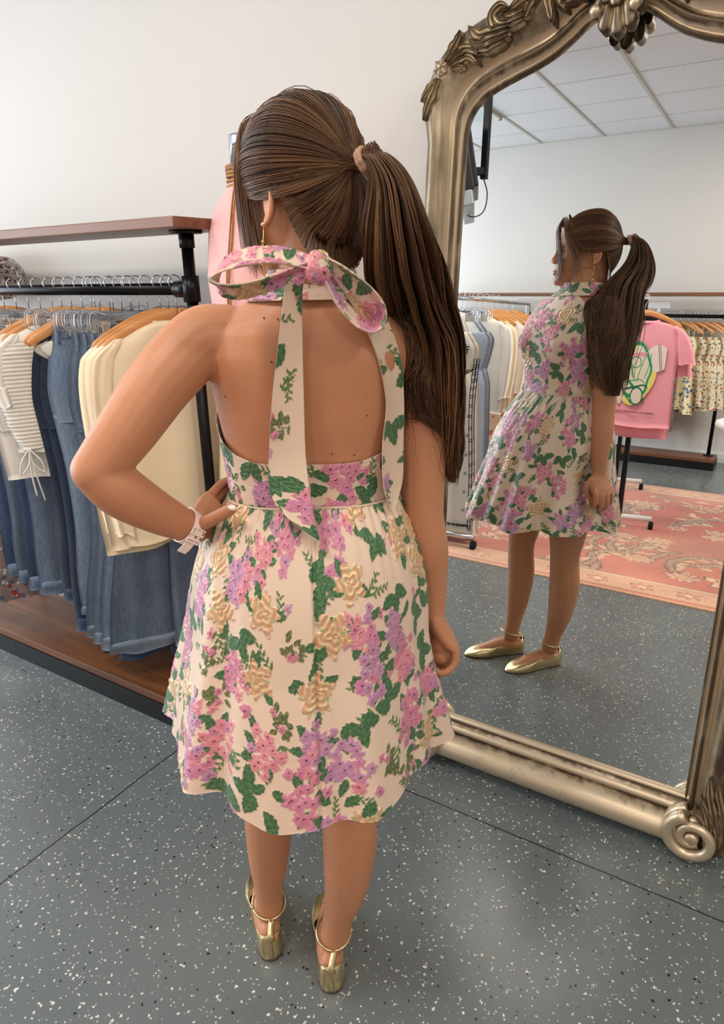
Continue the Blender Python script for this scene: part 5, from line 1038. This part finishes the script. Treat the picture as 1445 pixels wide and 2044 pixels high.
tag(obj('size_sign', MB().box((-1.17, -3.76, 1.455), (.20, .02, .06), .004).me('size_sign', M['white_plastic'], False)), 'small white plastic display card standing above the far rack rail', 'sign')
obj('sign_clip', MB().box((-1.17, -3.77, 1.415), (.03, .03, .05), .003).me('sign_clip', M['white_plastic'], False), bpy.data.objects['size_sign'])
# chrome rolling rack with light summer clothes
def rail_rack(label, a, b, z, mtl, foot, fm=M['chrome']):
    a = np.array(a, float); b = np.array(b, float); d = (b-a)/np.linalg.norm(b-a); s = np.array([d[1], -d[0]]); r = empty('garment_rack', (a[0], a[1], 0), label=label, cat='garment rack')
    wobj('hanging_rail', MB().tube([(*a, z), (*b, z)], .0125, 14).me('hanging_rail', mtl), r)
    for e in (a, b):
        wobj('upright_post', MB().box((e[0], e[1], z/2+.04), (.03, .03, z-.06), .003).me('upright_post', mtl, False), r)
        q = e+s*foot; w_ = e-s*foot; wobj('foot_bar', MB().tube([(*q, .075), (*w_, .075)], .018, 8).me('foot_bar', fm), r)
        for c in (q, w_): cw = wobj('caster', MB().tube([(c[0]-.012, c[1], .028), (c[0]+.012, c[1], .028)], .028, 16).me('caster', M['black_cloth']), r)
    return r
R1 = rail_rack('chrome rolling garment rack of pale summer clothes at the mirror left edge', (-1.71, -.24), (-1.82, -2.0), 1.42, M['chrome'], .27)
wobj('lower_rail', MB().tube([(-1.71, -.24, .12), (-1.82, -2.0, .12)], .012, 10).me('lower_rail', M['chrome']), R1)
def on1(y): return -1.71-.11*(-.24-y)/1.76
zr = 1.42+.0145
def emb_dress(x, y, rz, lab, seed):
    o = dressg(lab, x, y, zr, rz, M['white_cotton'], ln=1.19, top=.14, hw=.20, hem=.25, seed=seed, t=.05)
    fl_ = MB(); r3 = random.Random(seed)
    def bloom(cy, cz, R_):
        for k_ in range(6):
            a = k_*math.pi/3; fl_.tube([(.0, cy+math.cos(a+q)*R_*(.6+.35*math.cos(q*2)), cz+math.sin(a+q)*R_*(.6+.35*math.cos(q*2))) for q in np.linspace(-.5, .5, 6)], R_*.16, 5)
        fl_.ell((0, cy, cz), (.003, R_*.35, R_*.35), 8, 6)
    def twig(cy, cz, a, n_):
        P = [(0, cy+i*.012*math.cos(a+i*.12), cz+i*.012*math.sin(a+i*.12)) for i in range(n_)]; fl_.tube(P, .0015, 5)
        for i in range(1, n_):
            for s in (-1, 1): b_ = a+i*.12+s*.9; fl_.ell((0, P[i][1]+math.cos(b_)*.010, P[i][2]+math.sin(b_)*.010), (.002, .009, .004), 8, 6, Matrix.Rotation(b_, 3, 'X'))
    for cy, cz, R_ in ((.10, -.33, .02), (.145, -.30, .014), (.05, -.36, .022), (.16, -.42, .011), (.0, -.34, .014), (.03, -.47, .012), (-.08, -.34, .02)): bloom(cy, cz, R_)
    for cy, cz, a, n_ in ((.11, -.30, 1.2, 6), (.12, -.33, .4, 6), (.07, -.38, -1., 6), (.02, -.38, 3.6, 6), (.15, -.43, -2.4, 5), (-.06, -.37, -1.9, 5)): twig(cy, cz, a, n_)
    def lace(P):
        P = catmull(P, 6); 
        for s in (-1, 1): fl_.tube([(0, p[1]+s*.009, p[2]) for p in P], .0025, 5)
        acc = 0
        for i in range(1, len(P)):
            acc += np.linalg.norm(P[i]-P[i-1])
            if acc > .016: acc = 0; fl_.tube([(0, P[i][1]+.008*math.cos(q), P[i][2]+.008*math.sin(q)) for q in np.linspace(0, 6.283, 9)], .0022, 5, False)
    lace([(0, .19, -.40), (0, .08, -.47), (0, .0, -.58), (0, -.1, -.60)]); lace([(0, .215, -.34), (0, .20, -.6), (0, .225, -1.0), (0, .235, -1.32)]); lace([(0, .235, -1.30), (0, .1, -1.31), (0, -.2, -1.31)])
    for q in range(6): bloom(.19, -.66-.11*q, .009)
    V = np.array(fl_.v); V[:, 0] = V[:, 0]*1+.0; 
    # lie on the front of the cloth
    a_ = mesh('black_embroidery', [(x_+.040, -y_, z_) for x_, y_, z_ in V], fl_.f, M['black_cloth']); e = obj('black_embroidery', a_, o); e['label'] = 'black floral embroidery and lace edging'
    return o
YF = RZ(90)
for i, y in enumerate((-.33, -.40)):
    lb = ['long white dress with black flower embroidery, first on the chrome rack', 'second white dress with black lace edging, behind the embroidered one'][i]
    hanger('clip', (on1(y), y, zr), YF, ['clear clip hanger of the first white embroidered dress', 'clear clip hanger of the second white dress'][i], 'hangers on the chrome rack'); o = emb_dress(on1(y), y, YF, lb, 200+i); o.rotation_euler[2] = RZ(90+180*0) ; o.rotation_euler[2] = RZ(97 if i else 93)
for i, (y, m_, kd, lb) in enumerate(((-.56, 'seersucker', 'd', 'grey-blue seersucker dress beside the white embroidered dresses'), (-.64, 'seersucker', 'd', 'second grey-blue seersucker dress, further back on the chrome rack'), (-.78, 'white_cotton', 's', 'white wide-sleeved shirt sticking out of the chrome rack'), (-.88, 'cream_fleece', 's', 'cream shirt behind the white wide-sleeved shirt'), (-1.0, 'print_orange', 'd', 'peach dress with orange flowers on the chrome rack'), (-1.12, 'white_cotton', 's', 'white top behind the peach flowered dress'), (-1.25, 'print_orange', 'd', 'second peach flowered dress, further back'), (-1.42, 'print_blue', 'd', 'cream and blue dress far along the chrome rack'), (-1.6, 'print_red', 'd', 'cream dress with red flowers far along the chrome rack'))):
    hanger('wood' if i > 1 else 'clip', (on1(y), y, zr), RZ(94), 'hanger on the chrome rack holding the '+' '.join(lb.split()[:5]), 'hangers on the chrome rack')
    if kd == 'd': dressg(lb, on1(y), y, zr, RZ(94), M[m_], ln=1.0 if 'seer' in m_ else .85, top=.165, hw=.19, hem=.235, seed=210+i)
    else: shirt('s', lb, on1(y), y, zr, RZ(94), M[m_], ln=.6, hw=.235, seed=210+i, sleeve=.46, t=.04, name='white_shirt' if m_[0] == 'w' else 'cream_shirt')
# black and white rack with the pink printed tees
A2_, B2_ = (-.80, -1.10), (-1.10, -2.35)
rail_rack('black garment rack on white feet standing on the rug, holding pink tees', (-.835, -1.245), B2_, 1.425, M['black_steel'], .20, M['white_plastic'])
def on2(y): return A2_[0]+(B2_[0]-A2_[0])*(y-A2_[1])/(B2_[1]-A2_[1])
z2 = 1.425+.0145; z3 = z2-.03
def tee(y, dz, lab, print_):
    x = on2(y); o = empty('pink_tee', (x, y, z2+dz), (0, 0, RZ(97)), lab, 'tee')
    obj('torso', slabm('torso', [(-.128, -.085, .085), (-.136, -.12, .12), (-.150, -.17, .17), (-.185, -.215, .215), (-.28, -.225, .225), (-.5, -.222, .222), (-.76, -.232, .232)], .05, M['pink_tee'], seed=1, waves=.004, nu=40), o)
    for s in (-1, 1): obj('sleeve', slabm('sleeve', [(-.155, s*.17, s*.20), (-.20, s*.20, s*.255), (-.28, s*.21, s*.30), (-.37, s*.225, s*.325)], .06, M['pink_tee'], seed=3+s, waves=.004, nu=16), o)
    obj('neck_rib', MB().tube([(.022*math.sin(a), .088*math.cos(a), -.128-.012*abs(math.sin(a))) for a in np.linspace(0, 2*math.pi, 30)], .009, 8, False).me('neck_rib', M['pink_tee']), o)
    if print_:
        n1, n2 = 150, 210; wd, hg = .33, .41; cv = Canvas(n2, n1, (240, 160, 172)); al_ = np.zeros((n2, n1), bool)
        X, Y = np.meshgrid(np.linspace(-1, 1, n1), np.linspace(-1, 1, n2))      # as worn: X to the wearer's right in the mirror
        def put(m_, c): cv.c[m_] = lin(c); al_[m_] = True
        blob = ((X/.74)**2+((Y+.02)/.93)**2+.12*np.sin(3*np.arctan2(Y, X)+1)) < .92; put(blob, (236, 214, 120))
        put((((X+.72)/.55)**2+((Y+.5)/.5)**2) < .6, (232, 214, 206)); put(((X/.62)**2+((Y+.12)/.80)**2) < .80, (222, 216, 190))
        ringm = np.abs(np.sqrt((X/.56)**2+((Y+.1)/.84)**2)-.92+.05*np.sin(5*np.arctan2(Y, X))) < .07; put(ringm, (44, 150, 108))
        put((np.abs(Y+.58-.06*X) < .06) & (np.abs(X) < .34), (232, 150, 164)); put(np.hypot(X-.02, (Y+.36)*1.15) < .17, (226, 214, 196))
        put((np.abs(np.hypot(X-.02, (Y+.36)*1.15)-.18) < .016), (60, 140, 100))
        for k_ in range(9):
            c0 = .12+.075*k_; st_ = np.abs((Y-c0)+.55*(X-.06)-.14*np.sin(6*X+k_)) < .016+.008*(k_ % 3); put(st_ & (np.abs(X+.04) < .46-.02*k_) & (Y < .86), (24, 96, 76) if k_ % 2 else (44, 150, 108))
        for k_ in range(6): st_ = np.abs(X-(-.36+.14*k_)-.12*np.sin(3*Y+k_)) < .014; put(st_ & (Y > -.62) & (Y < .1+.1*(k_ % 2)) & (np.abs(X) < .5), (60, 140, 100))
        put(((X+.12)/.24)**2+((Y-.62)/.28)**2 < .8, (226, 214, 200)); put((np.abs(np.sqrt(((X+.12)/.24)**2+((Y-.62)/.28)**2)-.9) < .09), (30, 110, 84))
        put((((X-.52)+(Y-.5)*.12)/.13)**2+((Y-.5)/.42)**2 < 1, (222, 206, 198)); put(np.abs((((X-.52)+(Y-.5)*.12)/.13)**2+((Y-.5)/.42)**2-1) < .10, (96, 116, 110))
        for a, b_ in ((.42, .02), (.52, -.02), (.60, .03), (.66, -.04)): put(((X-a)/.05)**2+((Y-b_)/.06)**2 < 1, (20, 96, 74))
        put((np.abs(X+.78-(Y+.5)*-.22) < .014) & (Y > -.93) & (Y < -.1), (90, 100, 110)); put((np.abs(X+.84-(Y+.5)*-.22) < .012) & (Y > -.93) & (Y < -.15), (90, 100, 110))
        P = np.stack([0*X+.0285, X*wd/2, -.445-Y*hg/2+0*X], -1)
        P[..., 0] = .0335+.002*(1-np.abs(X)**2)
        F = grid_faces(n1, n2); keep_ = al_.ravel()[F].all(1); V = P.reshape(-1, 3); cc = np.concatenate([cv.c.reshape(-1, 3), np.zeros((n1*n2, 1))], 1)
        used_ = np.unique(F[keep_]); rm = -np.ones(len(V), int); rm[used_] = np.arange(len(used_)); pr = obj('back_print', mesh('back_print', V[used_], rm[F[keep_]], attr_mat('screen_print_ink', .8, False, .1, 400, .2, 0), True, cc[used_]), o); pr['label'] = 'green, yellow and white screen print'
        cu = bpy.data.curves.new('lettering', 'FONT'); cu.body = 'AMERICAN GARRARD CLINARRI'; cu.size = .019; cu.align_x = 'CENTER'; cu.extrude = .0004; tob = bpy.data.objects.new('tmp_text', cu); COL.objects.link(tob)
        bpy.context.view_layer.update(); tm = bpy.data.meshes.new_from_object(tob.evaluated_get(bpy.context.evaluated_depsgraph_get())); bpy.data.objects.remove(tob); tm.materials.clear(); tm.materials.append(M['black_cloth'])
        tx = obj('lettering', tm, o, (.0345, 0, -.678), (math.pi/2, 0, math.pi/2)); tx['label'] = 'small dark capital lettering'
    return o
lt = ['pink tee with a green and yellow back print, front of the black rack', 'pink tee hanging lower right behind the printed one']
for i, (y, dz, pr_) in enumerate(((-1.19, 0, True), (-1.25, -.075, False))):
    tee(y, dz, lt[i], pr_); hanger('wood', (on2(y), y, z2+dz*.0), RZ(97), ['wooden hanger of the printed pink tee', 'wooden hanger of the second pink tee'][i], 'wooden hangers on the black rack')
for i in range(6):
    y = -1.36-.13*i; hanger('wood', (on2(y), y, z2), RZ(97), 'wooden hanger holding the '+['black', 'cream', 'red-flowered', 'black lower', 'blue-sprigged', 'mauve'][i]+' garment behind the pink tees', 'wooden hangers on the black rack')
    if i in (0, 3): shirt('s', ['black top directly behind the pink tees', 'second black top further along the black rack'][i//3], on2(y), y, z2, RZ(97), M['black_cloth'], ln=.5, hw=.2, seed=300+i, sleeve=.2, name='black_top')
    else: dressg(['', 'cream dress behind the black top on the black rack', 'red-flowered dress in the middle of the black rack', '', 'blue-sprigged dress toward the back of the black rack', 'mauve floral dress at the back of the black rack'][i], on2(y), y, z2, RZ(97), M[['', 'cream_skirt', 'print_red', '', 'print_blue', 'print_mauve'][i]], ln=.55, seed=300+i)
# television on a ceiling pole
TX, TY = -2.08, -1.6; tv = empty('television', (TX, TY, 2.2), label='black wall television hanging from a black ceiling pole, seen edge-on', cat='television')
wobj('ceiling_pole', MB().box((TX, TY, 2.63), (.045, .045, .76), .003).tube([(TX, TY, 2.99), (TX, TY, 3.0)], .08, 20).me('ceiling_pole', M['black_steel'], False), tv)
Rt = Matrix.Rotation(RZ(-12), 3, 'Y'); c0 = Vector((-.145, 0, 2.36)); RzT = Matrix.Rotation(RZ(-23), 3, 'Z')
def tvpart(name, mb, m_): mb.v = [tuple(RzT @ Vector(v)+Vector((TX, TY, 0))) for v in mb.v]; wobj(name, mb.me(name, m_, False), tv)
tvpart('tilt_bracket', MB().box((-.05, 0, 2.30), (.11, .05, .05), .004).box((-.095, 0, 2.30), (.02, .2, .22), .003), M['black_steel'])
tvpart('screen_housing', MB().box(tuple(c0), (.075, .9, .52), .012, Rt).box(tuple(c0+Rt @ Vector((.05, 0, -.02))), (.04, .6, .40), .012, Rt), M['tv_black'])
tvpart('silver_bezel', MB().box(tuple(c0+Rt @ Vector((-.02, 0, -.30))), (.085, .9, .10), .012, Rt).box(tuple(c0+Rt @ Vector((-.045, 0, 0))), (.012, .92, .56), .004, Rt), M['tv_grey'])
tvpart('screen', MB().box(tuple(c0+Rt @ Vector((-.053, 0, .0))), (.004, .84, .46), .001, Rt), M['screen'])
tvpart('power_cable', MB().tube(catmull([(0, 0, 2.25), (.03, 0, 2.15), (.01, 0, 2.04), (-.06, .03, 2.0), (-.13, .0, 2.03)], 8), .004, 6), M['black_cloth'])
# white round table
tbx, tby = .03, -1.25; tb_ = empty('round_table', (tbx, tby, 0), label='small round white table at the mirror right edge', cat='table')
circ = lambda r_, z: [(tbx+r_*math.cos(a), tby+r_*math.sin(a), z) for a in np.linspace(0, 2*math.pi, 48, endpoint=False)]
wobj('tabletop', MB().loft([circ(r_, z) for r_, z in ((.36, .715), (.385, .72), (.39, .735), (.385, .75), (.37, .753))], True).me('tabletop', M['white_plastic']), tb_)
wobj('pedestal', MB().loft([circ(r_, z) for r_, z in ((.22, .008), (.22, .03), (.04, .05), (.035, .715))], True).me('pedestal', M['white_plastic']), tb_)
wobj('pink_skirt_panel', MB().loft([circ(r_, z) for r_, z in ((.34, .715), (.33, .64))], False).me('pink_skirt_panel', M['pink_knit']), tb_)
